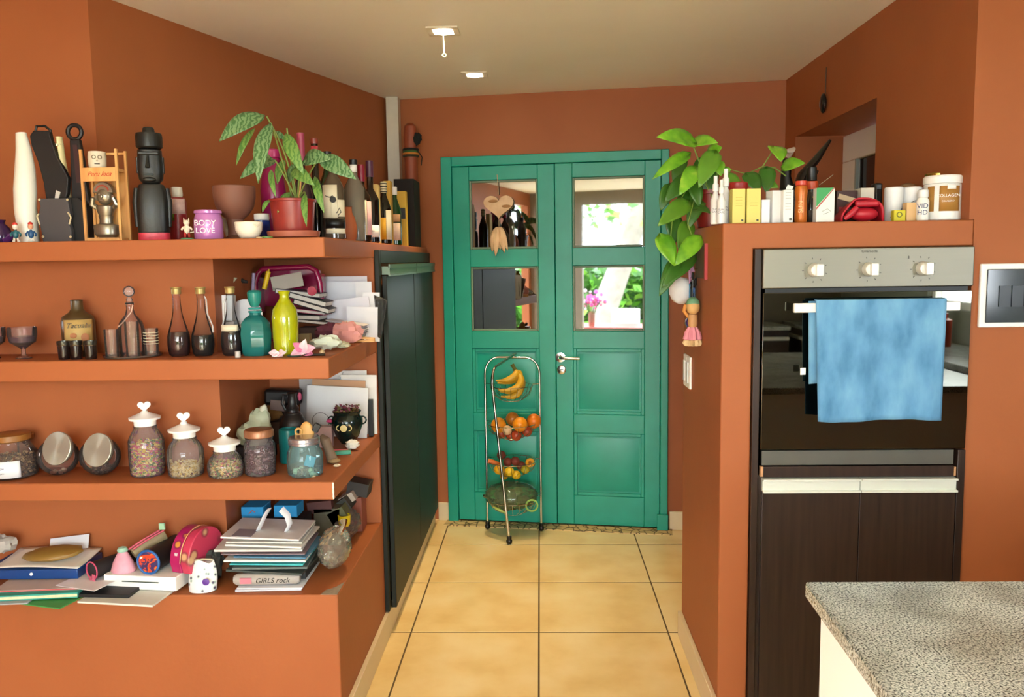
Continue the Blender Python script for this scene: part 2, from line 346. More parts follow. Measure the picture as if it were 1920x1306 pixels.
# rest of the room, behind the viewer: openings to the patio, kitchen run
g = G(); g.bb(-2.1, -2.0, -1.899, -1.8, 0, 2.3205).bb(-2.1, -2.0, -.9, 2.3, 0, 2.3205).bb(-3.3, -2.0, 2.3, YF-.001, 0, 2.3205).bb(-2.1, -2.0, YF, 2.699, S1+.001, 2.3205).bb(-2.1, -2.0, -1.8, -.9, 2.15, 2.3205)
struct('wall_far_left', g, ORANGE, 'terracotta wall with a wide side opening')
g = G(); g.bb(-2.1, -1.3, -2.0, -1.9, 0, 2.3205).bb(.9, .99, -2.5, -1.9, 0, 2.3205).bb(.99, 2.7, -2.5, -2.4, 0, 2.3205).bb(-1.3, .9, -2.0, -1.9, 2.15, 2.3205)
struct('wall_rear', g, M('#8a8070', .6), 'grey-brown wall with a wide patio opening')
g = G(); g.bb(2.6, 2.7, -2.5, -.8, 0, 2.3205).bb(2.6, 2.7, 0, 2.6, 0, 2.3205).bb(2.6, 2.7, -.8, 0, 0, 1.1).bb(2.6, 2.7, -.8, 0, 2.0, 2.3205)
struct('wall_kitchen', g, M('#83877a', .5), 'grey green kitchen wall with a window')
win = struct('window_2', G().bb(2.63, 2.67, -.8, -.75, 1.1, 2).bb(2.63, 2.67, -.05, 0, 1.1, 2).bb(2.63, 2.67, -.75, -.05, 1.1, 1.15).bb(2.63, 2.67, -.75, -.05, 1.95, 2), WHITE, 'white kitchen window')
def cabinet_run(name, label, x0, x1, y0, y1, face, nd, loc):
    t = thing(name, label, 'cabinet', (x0, y0, 0)); w, d = x1-x0, y1-y0
    mk('body', G().bb(0, w, 0, d, .08, .86), WENGE, t, bev=.003); mk('worktop', G().bb(-.01, w+.01, -.01, d+.02, .862, .895), GRANITE, t, bev=.004)
    for i in range(nd):
        if face == 'y':
            a = w*i/nd; dr = mk('door', G().bb(a+.004, a+w/nd-.004, d, d+.018, .1, .78), WENGE, t); mk('handle', G().bb(a+.004, a+w/nd-.004, d+.002, d+.03, .785, .81), ALU, dr)
        else:
            a = d*i/nd; dr = mk('door', G().bb(-.018, 0, a+.004, a+d/nd-.004, .1, .78), WENGE, t); mk('handle', G().bb(-.03, -.002, a+.004, a+d/nd-.004, .785, .81), ALU, dr)
    return t
cabinet_run('base_cabinet', 'dark wood kitchen cabinet along the grey-brown rear wall', 1.02, 1.98, -2.37, -1.8, 'y', 2, None)
cabinet_run('base_cabinet', 'dark wood kitchen cabinet under the kitchen window', 2.10, 2.57, -2.36, 1.7, 'x', 6, None)
mk('mixing_bowl', G().lathe([(.06, 0), (.1, .03), (.14, .09), (.145, .1), (.135, .1), (.09, .03)], c=(0, 0, 0)), WHITE, loc=(1.62, -2.0, .8965), label='white mixing bowl on the rear worktop', cat='bowl')
t = thing('kettle', 'steel kettle on the rear worktop', 'kettle', (1.3, -2.05, .896)); mk('body', G().lathe([(.08, 0), (.085, .02), (.07, .17), (.03, .2), (.0, .21)]), CHROME, t); mk('handle', G().tube([(.07, 0, .17), (.13, 0, .18), (.14, 0, .1), (.08, 0, .04)], .009), BLACK, t)
for i, (y, h, c, nm) in enumerate(((-.5, .24, '#6b7a3c', 'green'), (-.2, .2, '#b0432c', 'red'), (.35, .28, '#2c2c2c', 'black'))):
    mk('canister', G().lathe([(.05, 0), (.052, h*.8), (.03, h*.85), (.03, h)]), M(c, .3), loc=(2.42, y, .896), label=nm+' canister on the worktop below the kitchen window', cat='canister', group='canisters under the kitchen window')

# ------------------------------------------------------------------ outdoors (seen in the mirrored panes)
struct('ground', G().bb(-16, 14, -18, 14, -.25, -.2), M('#5a6844', .9, 0, .2, 3), 'pale lawn and paving outside')
struct('patio_floor', G().bb(-6, 1.5, -6, -2.5, -.2, -.17), M('#d8ccb4', .6), 'paved patio floor').__setitem__('kind', 'structure')
g = G().bb(-5.5, 1.2, -3.2, -2.5, 2.45, 2.55)
for i in range(7): g.bb(-5.5+i*1.05, -5.42+i*1.05, -3.2, -2.5, 2.37, 2.45)
struct('trim_3', g, M('#e8e4da', .6), 'white beamed veranda roof')
struct('trim_4', G().bb(-5.5, -5.4, -3.2, -3.1, -.17, 2.45).bb(1.1, 1.2, -3.2, -3.1, -.17, 2.45), M('#e8e4da', .6), 'white veranda posts')
t = thing('patio_tree', 'leaning tree with a thick grey trunk beyond the veranda', 'tree', (-2.0, -6.2, -.2))
mk('trunk', G().tube([(0, 0, 0), (.1, 0, .8), (.45, 0, 1.7), (.85, 0, 2.8), (1.3, 0, 4.2)], [.3, .24, .2, .2, .15], 12), M('#8d8478', .9, 0, .4, 8, .6), t)
def cloud(n, bx, size, c0):
    g = G()
    for i in range(n):
        c = Vector((random.uniform(*bx[0]), random.uniform(*bx[1]), random.uniform(*bx[2])))
        d = Vector((random.gauss(0, 1), random.gauss(0, 1), random.gauss(-.3, .6))).normalized()*size*random.uniform(.6, 1.2)
        u = d.cross(Vector((random.gauss(0, 1), random.gauss(0, 1), 1))).normalized()*size*.28
        g.add([c-d/2, c+u, c+d/2, c-u], [(0, 1, 2, 3)], random.choice(c0))
    return g
GR = [M('#5f9a2a', .5), M('#3c6b22', .5), M('#8dbb44', .5)]
mk('foliage', cloud(1500, ((-1.5, 3.2), (-1.2, 1), (2.2, 4.6)), .22, (0, 1, 2)), GR, t, kind='stuff')
mk('garden_hedge', cloud(6000, ((-9, 3), (-9.5, -8.3), (-.2, 1.3)), .3, (0, 1, 1, 2)), GR, label='leafy green hedge across the garden', cat='hedge', kind='stuff')
struct('trim_5', G().bb(-9, 3, -9.9, -9.8, -.2, 1.25), M('#5a5f50', .8), 'dark garden fence behind the hedge')
t = thing('patio_table', 'red painted patio table outside the opening', 'table', (-1.5, -3.35, -.17)); mk('tabletop', G().bb(-.8, .9, -.4, .4, .6, .64), M('#a8564a', .5), t, bev=.004)
for x in (-.72, .82):
    for y in (-.33, .33): mk('leg', G().bb(x-.03, x+.03, y-.03, y+.03, 0, .6), M('#a8564a', .5), t)
t = thing('flower_vase', 'clear vase of pink and white flowers on the red patio table', 'vase', (-1.45, -3.1, .471))
mk('vase', G().lathe([(.04, 0), (.045, .02), (.05, .22), (.048, .22), (.04, .02)]), GL('#e8b8a8', .25), t)
g = G()
for i in range(16): a = i*2.4; g.tube([(0, 0, .05), (.08*math.cos(a), .08*math.sin(a), .3), (.13*math.cos(a), .1*math.sin(a), .34+.03*(i % 4))], .004, 4)
mk('stems', g, M('#4a7a30'), t); g = G()
for i in range(60): g.ball((random.gauss(0, .09), random.gauss(0, .06), .38+random.gauss(0, .05)), random.uniform(.015, .032), 7, 5, random.choice((0, 0, 1, 2)))
mk('blossoms', g, [M('#e04a9a'), M('#f2e6ee'), M('#c060d0')], t, kind='stuff')
def chair(x, y, rz, c, lab):
    t = thing('patio_chair', lab, 'chair', (x, y, -.17), rz, group='patio chairs at the red table'); m = M(c, .4)
    mk('seat', G().bb(-.22, .22, -.22, .22, .42, .46), m, t, bev=.01); mk('backrest', G().bb(-.22, .22, .19, .22, .5, .86), m, t, bev=.01)
    for a in (-.19, .19):
        for b_ in (-.19, .19): mk('leg', G().bb(a-.015, a+.015, b_-.015, b_+.015, 0, .42 if b_ < 0 else .52), m, t)
chair(-1.1, -4.1, 0, '#e8e8e8', 'white patio chair on the garden side of the red table'); chair(-2.0, -4.05, .2, '#303030', 'dark patio chair on the garden side of the red table')
chair(-.3, -3.0, PI/2, '#e8e8e8', 'white patio chair nearest the opening')

# ------------------------------------------------------------------ teal double door (origin at its left foot, x along the wall)
dr = thing('door_1', 'teal double door with four mirrored panes', 'door', (-.522, 4.5439, 0), TH); dr['kind'] = 'structure'; del dr['category']
g = G().bb(0, .058, -.03, .06, 0, 2.003).bb(1.166, 1.206, -.03, .06, 0, 2.003).bb(.058, 1.166, -.03, .06, 1.952, 2.003); mk('door_frame', g, TEAL, dr, bev=.004)
mk('frame_moulding', G().bb(1.15, 1.21, -.045, -.031, 0, .09), TEAL, dr, bev=.004)
def leaf_(x0, x1, px0, px1, qz):
    t = G(); y0, y1 = -.022, .018; zb, zt = .012, 1.95
    t.bb(x0, px0, y0, y1, zb, zt).bb(px1, x1, y0, y1, zb, zt)
    zz = [(1.875, zt), (1.416, 1.51), (.975, 1.069), (.518, .62), (zb, .172)]
    for a, b_ in zz: t.bb(px0, px1, y0, y1, a, b_)
    o = mk('door_leaf', t, TEAL, dr, bev=.003)
    for a, b_ in ((1.51, 1.875), (1.069, 1.416)):
        mk('pane', G().bb(px0, px1, -.008, -.002, a, b_), PANE, o)
        g2 = G(); w = .012
        for q in ((px0, px0+w, a, b_), (px1-w, px1, a, b_), (px0+w, px1-w, a, a+w), (px0+w, px1-w, b_-w, b_)): g2.bb(q[0], q[1], -.016, -.009, q[2], q[3])
        mk('glazing_bead', g2, M('#6b7f68', .5), o, bev=.003)
    for a, b_ in ((.62, .975), (.172, .518)):
        p = G().bb(px0, px1, -.008, .01, a, b_); w = .045
        p.add([(px0+w*.6, -.0085, a+w*.6), (px1-w*.6, -.0085, a+w*.6), (px1-w*.6, -.0085, b_-w*.6), (px0+w*.6, -.0085, b_-w*.6), (px0+w*1.3, -.017, a+w*1.3), (px1-w*1.3, -.017, a+w*1.3), (px1-w*1.3, -.017, b_-w*1.3), (px0+w*1.3, -.017, b_-w*1.3)],
              [(4, 5, 6, 7), (0, 1, 5, 4), (1, 2, 6, 5), (2, 3, 7, 6), (3, 0, 4, 7)])
        w = .018
        for q in ((px0, px0+w, a, b_), (px1-w, px1, a, b_), (px0+w, px1-w, a, a+w), (px0+w, px1-w, b_-w, b_)): p.bb(q[0], q[1], -.018, -.009, q[2], q[3])
        mk('panel', p, TEAL, o, bev=.003)
    return o
lf = leaf_(.060, .6115, .152, .523, 0); rt = leaf_(.6145, 1.164, .706, 1.083, 0)
h = mk('door_handle', G().lathe([(.026, 0), (.026, .008), (.012, .01), (.009, .03)], X=Matrix.Translation((.638, -.022, .929)) @ Matrix.Rotation(PI/2, 4, 'X')).tube([(.638, -.05, .929), (.648, -.066, .929), (.67, -.07, .929), (.745, -.07, .928)], .0085, 10), CHROME, rt, label='chrome lever handle')
mk('keyhole_plate', G().lathe([(.024, 0), (.024, .006), (.02, .008)], X=Matrix.Translation((.643, -.022, .862)) @ Matrix.Rotation(PI/2, 4, 'X')), CHROME, rt, label='round chrome escutcheon')
mk('keyhole', G().bb(.632, .654, -.0315, -.030, .859, .865), BLACK, rt)

# ------------------------------------------------------------------ black pantry cabinet set in the low wall
t = thing('pantry_cabinet', 'tall black two-door cabinet set in the low wall', 'cabinet', (XL, 3.08, .1))
fx = .018
g = G().bb(.0005, fx, 0, .035, 0, 1.395).bb(.0005, fx, 1.39, 1.43, 0, 1.395).bb(.0005, fx, .035, 1.39, 1.345, 1.395).bb(.0005, fx, .035, 1.39, 0, .03)
mk('cabinet_frame', g, BLACKW, t, bev=.002)
for a in (.04, .716):
    d = mk('door', G().bb(fx+.001, fx+.02, a+.002, a+.668, .0, 1.30), BLACKW, t, bev=.002)
    mk('handle', G().bb(fx+.001, fx+.032, a+.002, a+.668, 1.302, 1.334).bb(fx+.026, fx+.034, a+.002, a+.668, 1.326, 1.342).bb(fx+.026, fx+.034, a+.002, a+.668, 1.296, 1.304), M('#5d6a5a', .35, .6), d, bev=.001, label='grey-green metal rail handle')
# ------------------------------------------------------------------ oven and the cupboard below it
OX0, OX1 = .645, 1.245
t = thing('built_in_oven', 'built-in oven with steel control panel and black mirrored glass door', 'oven', (OX0, YC, .879)); w = OX1-OX0
mk('housing', G().bb(.03, w-.03, .005, .5, .01, .585), BLACK, t)
mk('control_panel', G().bb(0, w, -.022, 0, .478, .592), STEEL, t, bev=.003)
mk('door_glass', G().bb(.002, w-.002, -.02, 0, .002, .466), OVGLASS, t, bev=.002)
mk('vent_gap', G().bb(.01, w-.01, -.01, .0, .466, .478), BLACK, t)
for kx, nm in ((.148, 0), (.302, 0), (.455, 0)):
    X = Matrix.Translation((kx, -.022, .53)) @ Matrix.Rotation(PI/2, 4, 'X')
    k = mk('knob', G().lathe([(.021, 0), (.02, .012), (.018, .022), (.016, .024)], X=X), ALU, t, bev=.001)
    mk('grip', G().box((kx+.004, -.052, .53), (.022, .016, .036)), M('#e6e6e0', .3, .2, .03), k, bev=.003)
    g = G()
    for i in range(9):
        a = PI*2*i/9+.4; g.box((kx+.034*math.cos(a), -.0225, .53+.034*math.sin(a)), (.005, .0008, .0018), ry=-a)
    mk('dial_marks', g, M('#3a362e'), t)
txt('Cinametta', t, (.302, -.0228, .582), .011, M('#3a362e')); txt('3', t, (.413, -.0228, .562), .012, M('#3a362e'))
hd = mk('handle', G().bb(.078, .545, -.066, -.052, .41, .437), M('#e8e8e4', .3, .2, .02), t, bev=.003)
mk('bracket', G().bb(.10, .12, -.052, -.02, .417, .430).bb(.505, .525, -.052, -.02, .417, .430), ALU, hd)
t = thing('cupboard', 'dark wood cupboard under the oven with aluminium rail handles', 'cabinet', (.6235, YC, 0)); w = .625
mk('body', G().bb(.0, .0195, -.012, .5, 0.0005, 1.472).bb(w-.022, w, -.012, .5, 0.0005, .875).bb(.0195, w-.022, .0, .5, .05, .80), WENGE, t, bev=.001)
mk('steel_strip', G().bb(.03, w-.035, -.012, 0, .833, .876), M('#6b6a62', .4, .7), t)
mk('drawer_front', G().bb(.034, w-.034, -.016, 0, .797, .829), WENGE, t, bev=.001)
for q in ((.026, .0335, .829), (w-.0335, w-.028, .825)): mk('worn_edge', G().bb(q[0], q[1], -.0165, 0, .799, q[2]), M('#b98a60', .7), t, label='chipped pale edge of the drawer front')
for a, b_ in ((.032, .318), (.320, w-.026)):
    d = mk('door', G().bb(a, b_, -.016, 0, .06, .752), WENGE, t, bev=.001)
    mk('handle', G().bb(a, b_, -.018, -.001, .754, .793).bb(a, b_, -.03, -.018, .787, .793).bb(a, b_, -.03, -.018, .752, .758), M('#e0e4da', .35, .2, .03), d, bev=.0005, label='white aluminium channel handle')
# blue towel
m, n, l, b = nodes_mat('blue_terry'); b.inputs['Roughness'].default_value = .95
tc = n.new('ShaderNodeTexCoord'); mp = n.new('ShaderNodeMapping'); mp.inputs['Scale'].default_value = (14, 14, 6); l.new(tc.outputs['Object'], mp.inputs[0])
no = n.new('ShaderNodeTexNoise'); no.inputs['Scale'].default_value = 1.1; no.inputs['Detail'].default_value = 8; l.new(mp.outputs[0], no.inputs['Vector'])
r = ramp(n, l, no.outputs['Fac'], [(.32, '#45789f'), (.5, '#5e93bb'), (.68, '#72a6c8')]); l.new(r.outputs[0], b.inputs['Base Color']); TOWEL = m
tw = thing('tea_towel', 'blue cloth towel draped over the oven handle', 'towel', (OX0+.135, YC-.06, .879+.44))
def tf(u, v):
    x = .002+.365*u+.012*(1-u)*v; z = .005-.362*max(0, v-.04); y = -.011-.006*math.sin(u*9+1)*v-.004*math.sin(u*23)*v
    if v == 0: z = .006; y = .004
    return (x+.004*v*math.sin(3*u), y, z-.004*math.sin(u*7)*v)
g = G().sheet(tf, 40, 24); mk('front_fold', g, TOWEL, tw, solid=.004)
def tb(u, v): return (-.011+.30*u+.006*v, .0125-.003*math.sin(u*10)*v, .002-.24*v+.03*u*v)
mk('back_fold', G().sheet(tb, 20, 14), TOWEL, tw, solid=.004); mk('care_tag', G().box((-.024, .008, -.2), (.016, .002, .02), rz=.2), WHITE, tw)
# consumer unit on the right wall
t = thing('consumer_unit', 'white framed electrical panel with a smoked cover', 'electrical panel', (1.27, YC, 1.236)); 
mk('frame', G().bb(0, .32, -.012, 0, 0, .184), WHITE, t, bev=.003); cv = mk('cover', G().bb(.016, .304, -.017, -.012, .014, .168), M('#2c3338', .12, 0, .3, 9), t, bev=.002)
for i in range(6): mk('breaker', G().bb(.05+i*.036, .082+i*.036, -.0205, -.0172, .06, .12), M('#20262b', .3), cv)
# light switches on the column side
t = thing('light_switch', 'white double switch plate on the side of the oven column', 'switch', (XC, 2.99, .985))
mk('plate', G().bb(-.008, 0, -.06, .0, 0, .115).bb(-.008, 0, .004, .065, .0, .115), WHITE, t, bev=.002)
for y in (-.03, .034): mk('rocker', G().bb(-.013, -.008, y-.012, y+.012, .02, .095), M('#e4e6e4', .3, 0, .02), t, bev=.002)
# ------------------------------------------------------------------ island counter
t = thing('kitchen_island', 'white kitchen island with speckled grey granite top', 'counter', (.445, 1.378, 0))
g = G(); g.prism([(0, 0), (1.5, .01), (1.5, -1.3), (-.04, -1.3)], .872, .9, 'z'); mk('worktop', g, GRANITE, t, bev=.004, label='speckled grey granite worktop')
g = G(); g.prism([(.018, -.03), (1.48, -.02), (1.48, -1.28), (-.02, -1.28)], 0, .8715, 'z'); mk('cabinet_body', g, M('#ffffff', .4, 0, 0), t)
# ------------------------------------------------------------------ ceiling spotlights
def spot(px, py, lab, watt, hang):
    d = ray(px, py); k = (2.3205-HCAM)/d.z; x, y = d.x*k, d.y*k
    t = thing('recessed_spotlight', lab, 'ceiling light', (x, y, 2.3205), group='recessed ceiling spotlights')
    mk('frame', G().bb(-.06, .06, -.06, -.038, -.006, 0).bb(-.06, .06, .038, .06, -.006, 0).bb(-.06, -.038, -.038, .038, -.006, 0).bb(.038, .06, -.038, .038, -.006, 0), M('#d8cdb8', .5), t, bev=.001)
    mk('bulb', G().lathe([(.034, -.001), (.032, -.008), (.02, -.012), (.001, -.013)]), M('#fff2d8', .5, emit=35), t)
    if hang: mk('hanging_clip', G().tube([(0, 0, -.012), (0.002, 0, -.085)], .0022, 6).ring((0.002, 0, -.092), .006, .002, 'y'), M('#e8dcb0', .4), t)
    l_ = bpy.data.lights.new('spot', 'SPOT'); l_.energy = watt; l_.spot_size = 1.25; l_.spot_blend = .9; l_.color = (1, .74, .38); l_.shadow_soft_size = .03
    o = bpy.data.objects.new('lamp_light', l_); COL.objects.link(o); o.parent = t; o.location = (0, 0, -.03)
spot(831, 57, 'near recessed spotlight with a clip hanging from it', 60, 1); spot(890, 139, 'far recessed spotlight without a hanging clip', 60, 0)
# ================================================================== top shelf, left to right
def rockpile(n, bx, r, c):
    g = G()
    for i in range(n): g.ball((random.uniform(*bx[0]), random.uniform(*bx[1]), random.uniform(*bx[2])), random.uniform(*r), 6, 4, random.choice(c), bumpy=.15)
    return g
# cut-off purple ornament
s = S(0, 440, 2.5); t = thing('ornament', 'dark purple blown ornament cut off by the left edge of the photo', 'ornament', at(2, 440, 2.5, Z1))
mk('body', G().lathe([(.012, 0), (.03, .004), (.034, .02), (.026, .045), (.012, .06), (.016, .07)], 18), M('#3a1e4a', .15), t); mk('petal', G().tube([(-.02, 0, .01), (.02, -.01, .012), (.045, 0, .03)], [.012, .016, .004], 8), M('#5a2a6a', .2), t)
# two tiny costumed bird figurines
def figurine(px, py, lab, head, body, legs):
    t = thing('figurine', lab, 'figurine', at(px, py, 2.40, Z1), rz=facing(at(px, py, 2.4, Z1)), group='tiny painted figurines on the top shelf')
    g = G().ball((0, 0, .022), (.008, .007, .013), 10, 8, 0); mk('torso', g, M(body, .4), t)
    mk('head', G().ball((0, -.001, .044), (.0075, .0075, .009), 10, 8).tube([(0, -.006, .043), (0, -.013, .041)], [.003, .001], 6), M(head, .4), t)
    mk('cap', G().lathe([(.007, .050), (.006, .055), (.001, .058)], 10), M('#c8322a', .4), t)
    for s_ in (-1, 1):
        mk('arm', G().tube([(s_*.007, 0, .03), (s_*.013, -.002, .022), (s_*.011, -.006, .016)], .0025, 6), M(body, .4), t)
        mk('leg', G().tube([(s_*.004, 0, .012), (s_*.005, 0, .004), (s_*.006, -.004, .002)], [.003, .003, .004], 6), M(legs, .4), t)
    return t
figurine(30, 447, 'tiny figurine in teal left of the white tusk', '#e8e2d6', '#20606a', '#e8dcc8')
figurine(59, 449, 'tiny figurine in front of the white tusk foot', '#e0a080', '#1f4e7c', '#e4dccc')
# tusk
Yt = 2.47; s = S(58, 447, Yt); rows = [(447, 60, 17), (420, 58, 18.5), (385, 56, 19), (350, 58, 19.5), (310, 61, 17), (275, 61, 13), (246, 58, 9)]
pts = [((x-58)*s, 0, (447-y)*s) for y, x, r in rows]
mk('tusk', G().tube(pts, [r*s for y, x, r in rows], 18), M('#e6e4d8', .45, 0, .08, 20), loc=at(54, 447, Yt, Z1), label='tall curved white tusk standing on the top shelf', cat='tusk')
# holder of knives
Yk = 2.47; s = S(115, 447, Yk); t = thing('knife_holder', 'grey shield-shaped holder with three black sheathed knives on the top shelf', 'knife holder', at(113, 447, Yk, Z1))
o = [(-26, 0), (28, 0), (29, 20), (24, 38), (29, 52), (26, 80), (-29, 80), (-26, 66), (-32, 48), (-28, 20)]
mk('block', G().prism([(a*s, b_*s) for a, b_ in o], -.02, .0), M('#454244', .6), t, bev=.002)
mk('block_side', G().prism([(a*s, b_*s) for a, b_ in [(-20, 0), (54, 0), (54, 70), (38, 82), (-20, 82)]], .001, .045), M('#121112', .5), t, bev=.002)
cm = M('#c9b990', .4)
g = G().tube([(-29*s, -.022, 52*s), (-33*s, -.022, 48*s), (-29*s, -.022, 32*s)], .0025, 6); mk('corner_clasp', g, cm, t)
g = G().tube([(26*s, -.022, 54*s), (31*s, -.022, 44*s), (27*s, -.022, 32*s)], .0025, 6); mk('corner_clasp', g, cm, t)
for a, b_ in ((-27, 78), (26, 77), (-25, 10), (27, 9)): mk('stud', G().lathe([(.004, 0), (.003, .002)], 8, X=Matrix.Translation((a*s, -.02, b_*s)) @ Matrix.Rotation(PI/2, 4, 'X')), cm, t)
g = G().prism([(a*s, b_*s) for a, b_ in [(-22, 60), (5, 60), (18, 90), (22, 118), (2, 160), (-6, 190), (-8, 205), (-38, 206), (-46, 196), (-44, 178), (-34, 150), (-26, 110)]], .004, .022)
kn = mk('sheathed_knife', g, M('#0d0c0d', .5, 0, .2), t, bev=.003); mk('hang_loop', G().tube([(-38*s, .012, 200*s), (-34*s, .012, 214*s), (-18*s, .012, 214*s), (-8*s, .012, 206*s), (-12*s, .012, 196*s)], .004, 6), BLACK, kn)
mk('blade', G().prism([(a*s, b_*s) for a, b_ in [(-8, 70), (2, 80), (6, 92), (-2, 96)]], .001, .003), ALU, kn)
g = G().tube([(12*s, .026, 70*s), (10*s, .026, 110*s), (6*s, .026, 150*s), (2*s, .026, 195*s)], [.012, .015, .013, .014], 12, flat=.6)
k2 = mk('ivory_knife', g, M('#d9cf9c', .4), t, label='ivory handled knife in the holder'); mk('ferrule', G().tube([(1*s, .026, 178*s), (1.5*s, .026, 182*s)], .016, 12, flat=.7), M('#8a8460', .3, .6), k2)
g = G()
g.prism([(a*s, b_*s) for a, b_ in [(18, 82), (52, 70), (46, 140), (40, 190), (22, 190)]], .024, .042)
k3 = mk('slotted_sheath', g, M('#141013', .5, 0, .2), t, bev=.003, label='black sheath with an oval hole')
mk('eye', G().ring((30*s, .033, 204*s), 13*s, .0065, 'y', 20, 8), M('#141013', .5), k3)
mk('inlay', G().prism([(a*s, b_*s) for a, b_ in [(30, 110), (40, 110), (36, 180), (28, 180)]], .0225, .0238), M('#3a1c1e', .5), k3)
# crate with idol bottle
Yp = 2.46; s = S(203, 447, Yp); t = thing('display_crate', 'narrow pale wood crate with red script on its crossbar', 'crate', at(203, 447, Yp, Z1)); H_ = 167*s; w = 33*s; d = .05
for x in (-1, 1):
    for y in (-.025, .03): mk('upright', G().bb(x*w-.0035, x*w+.0035, y-.0035, y+.0035, 0, H_), PINE, t)
mk('crossbar', G().bb(-w+.0036, w-.0036, -.029, -.024, 109*s, 134*s), PINE, t); mk('shelf_board', G().bb(-w+.0036, w-.0036, -.023, .026, 128*s, 133*s), PINE, t); mk('base_board', G().bb(-w+.0036, w-.0036, -.03, .026, 0, 6*s), PINE, t); mk('back_board', G().bb(-w+.0036, w-.0036, .0336, .037, 0, H_*.8), PINE, t); mk('top_rail', G().bb(-w+.0036, w-.0036, .027, .033, H_-.01, H_-.004), PINE, t)
txt('Peru Inca', t, (0, -.0296, 122*s), .019, M('#c23a24'), shear=.5)
m_ = M('#8d8574', .32, .75, .25, 60)
t = thing('idol_bottle', 'pewter idol bottle with crested head inside the pale crate', 'bottle', at(203, 447, Yp, Z1)+Vector((-.002, 0, .0098)))
mk('pedestal', G().lathe([(r*s, z*s) for r, z in [(14, 0), (22, 6), (24, 20), (22, 24), (13, 26), (12, 34), (14, 40)]], 24, sy=.8), m_, t)
mk('torso', G().lathe([(r*s, z*s) for r, z in [(12, 40.3), (16, 50), (17, 58), (12, 60)]], 24, sy=.8), m_, t)
g = G()
for x in (-1, 1): g.tube([(x*16*s, 0, 56*s), (x*23*s, -.006, 62*s), (x*19*s, -.012, 74*s)], [.008, .009, .006], 8)
mk('arms', g, m_, t, kind='stuff')
hd_ = mk('head', G().ball((0, 0, 77*s), (15*s, 12*s, 17*s), 20, 12), m_, t)
mk('nose', G().ball((0, -12*s, 76*s), (2.5*s, 2.5*s, 4*s), 8, 6), m_, hd_)
for x in (-1, 1): mk('eye', G().ball((x*5.5*s, -10.5*s, 80*s), (3*s, 1.5*s, 2*s), 8, 6), m_, hd_); mk('ear_disc', G().lathe([(4.5*s, -.003), (4.5*s, .003)], 12, X=Matrix.Translation((x*15*s, -.003, 74*s)) @ Matrix.Rotation(PI/2, 4, 'X')), m_, hd_)
mk('mouth', G().box((0, -11.5*s, 69*s), (8*s, .003, 1.6*s)), m_, hd_)
mk('headdress', G().prism([(19*s*math.cos(a), 83*s+20*s*math.sin(a)) for a in [PI*i/14 for i in range(15)]], -.013, .008), m_, t, bev=.002)
g = G().ring((0, -.0135, 84*s), 12*s, .0022, 'y', 16, 6, a0=.2, a1=PI-.2); mk('crest_band', g, M('#a8442e', .4), t)
# ceramic skull-like head cup on the crate
t = thing('ceramic_head_cup', 'cream ceramic cup with a carved face on top of the crate', 'cup', at(192, 447, Yp, Z1)+Vector((0, 0, 133.2*s)), .45); cmt = M('#d9cfb8', .5, 0, .1, 60)
mk('body', G().lathe([(13*s, 0), (15*s, 4*s), (16*s, 20*s), (15*s, 31*s), (13*s, 31*s), (13*s, 12*s)], 24), cmt, t)
for x in (-1, 1): mk('eye', G().ring((x*5*s, -15.5*s, 20*s), 3.2*s, .0012, 'y', 12, 6), M('#6a5c48', .6), t)
mk('nose', G().tube([(0, -15.5*s, 20*s), (0, -18*s, 13*s)], [.001, .0035], 8), cmt, t); mk('mouth', G().box((0, -15.6*s, 8*s), (9*s, .0016, 2*s)), M('#5a4c3a', .6), t)
# black stone-head bottle
Ym = 2.46; s = S(290, 445, Ym); t = thing('stone_head_bottle', 'tall black bottle shaped as a stone head figure with topknot', 'bottle', at(290, 445, Ym, Z1), .35); bm_ = M('#141614', .42, 0, .15, 25, .2)
mk('torso', G().lathe([(r*s, z*s) for r, z in [(27, 14), (28, 16), (28, 60), (26, 90), (22, 102), (14, 105)]], 28, sy=.75, sq=.45), bm_, t)
mk('base_ribbon', G().lathe([(r*s, z*s) for r, z in [(27, 0), (28, 2), (28, 13.6), (26, 13.9)]], 28, sy=.75, sq=.45), M('#c9384a', .4, 0, .35, 70), t, label='red and pink printed ribbon at the base')
for x in (-1, 1): mk('arm', G().tube([(x*26*s, 0, 96*s), (x*29*s, -.002, 70*s), (x*28*s, -.006, 25*s)], [.008, .009, .006], 10), bm_, t)
g = G().lathe([(r*s, z*s) for r, z in [(15, 105.2), (21, 112), (23, 130), (22, 150), (21, 165), (15, 168)]], 28, sy=.8, sq=.4)
hd_ = mk('head', g, bm_, t)
mk('nose', G().tube([(-2*s, -18*s, 155*s), (-3*s, -22*s, 140*s), (-3*s, -24*s, 132*s)], [.003, .005, .007], 8), bm_, hd_); mk('brow', G().box((-1*s, -18.5*s, 158*s), (36*s, .01, 6*s)), bm_, hd_, bev=.003); mk('mouth', G().box((-2*s, -18*s, 120*s), (16*s, .008, 3*s)), bm_, hd_, bev=.001); mk('chin', G().ball((-2*s, -15*s, 111*s), (12*s, 5*s, 5*s), 12, 8), bm_, hd_)
for x in (-1, 1): mk('ear', G().box((x*22*s, 0, 138*s), (4*s, 10*s, 30*s)), bm_, hd_, bev=.002)
mk('topknot', G().lathe([(r*s, z*s) for r, z in [(20, 168.3), (23, 171), (23.5, 190), (22, 196), (11, 197), (10, 205), (8, 207)]], 28), bm_, t)
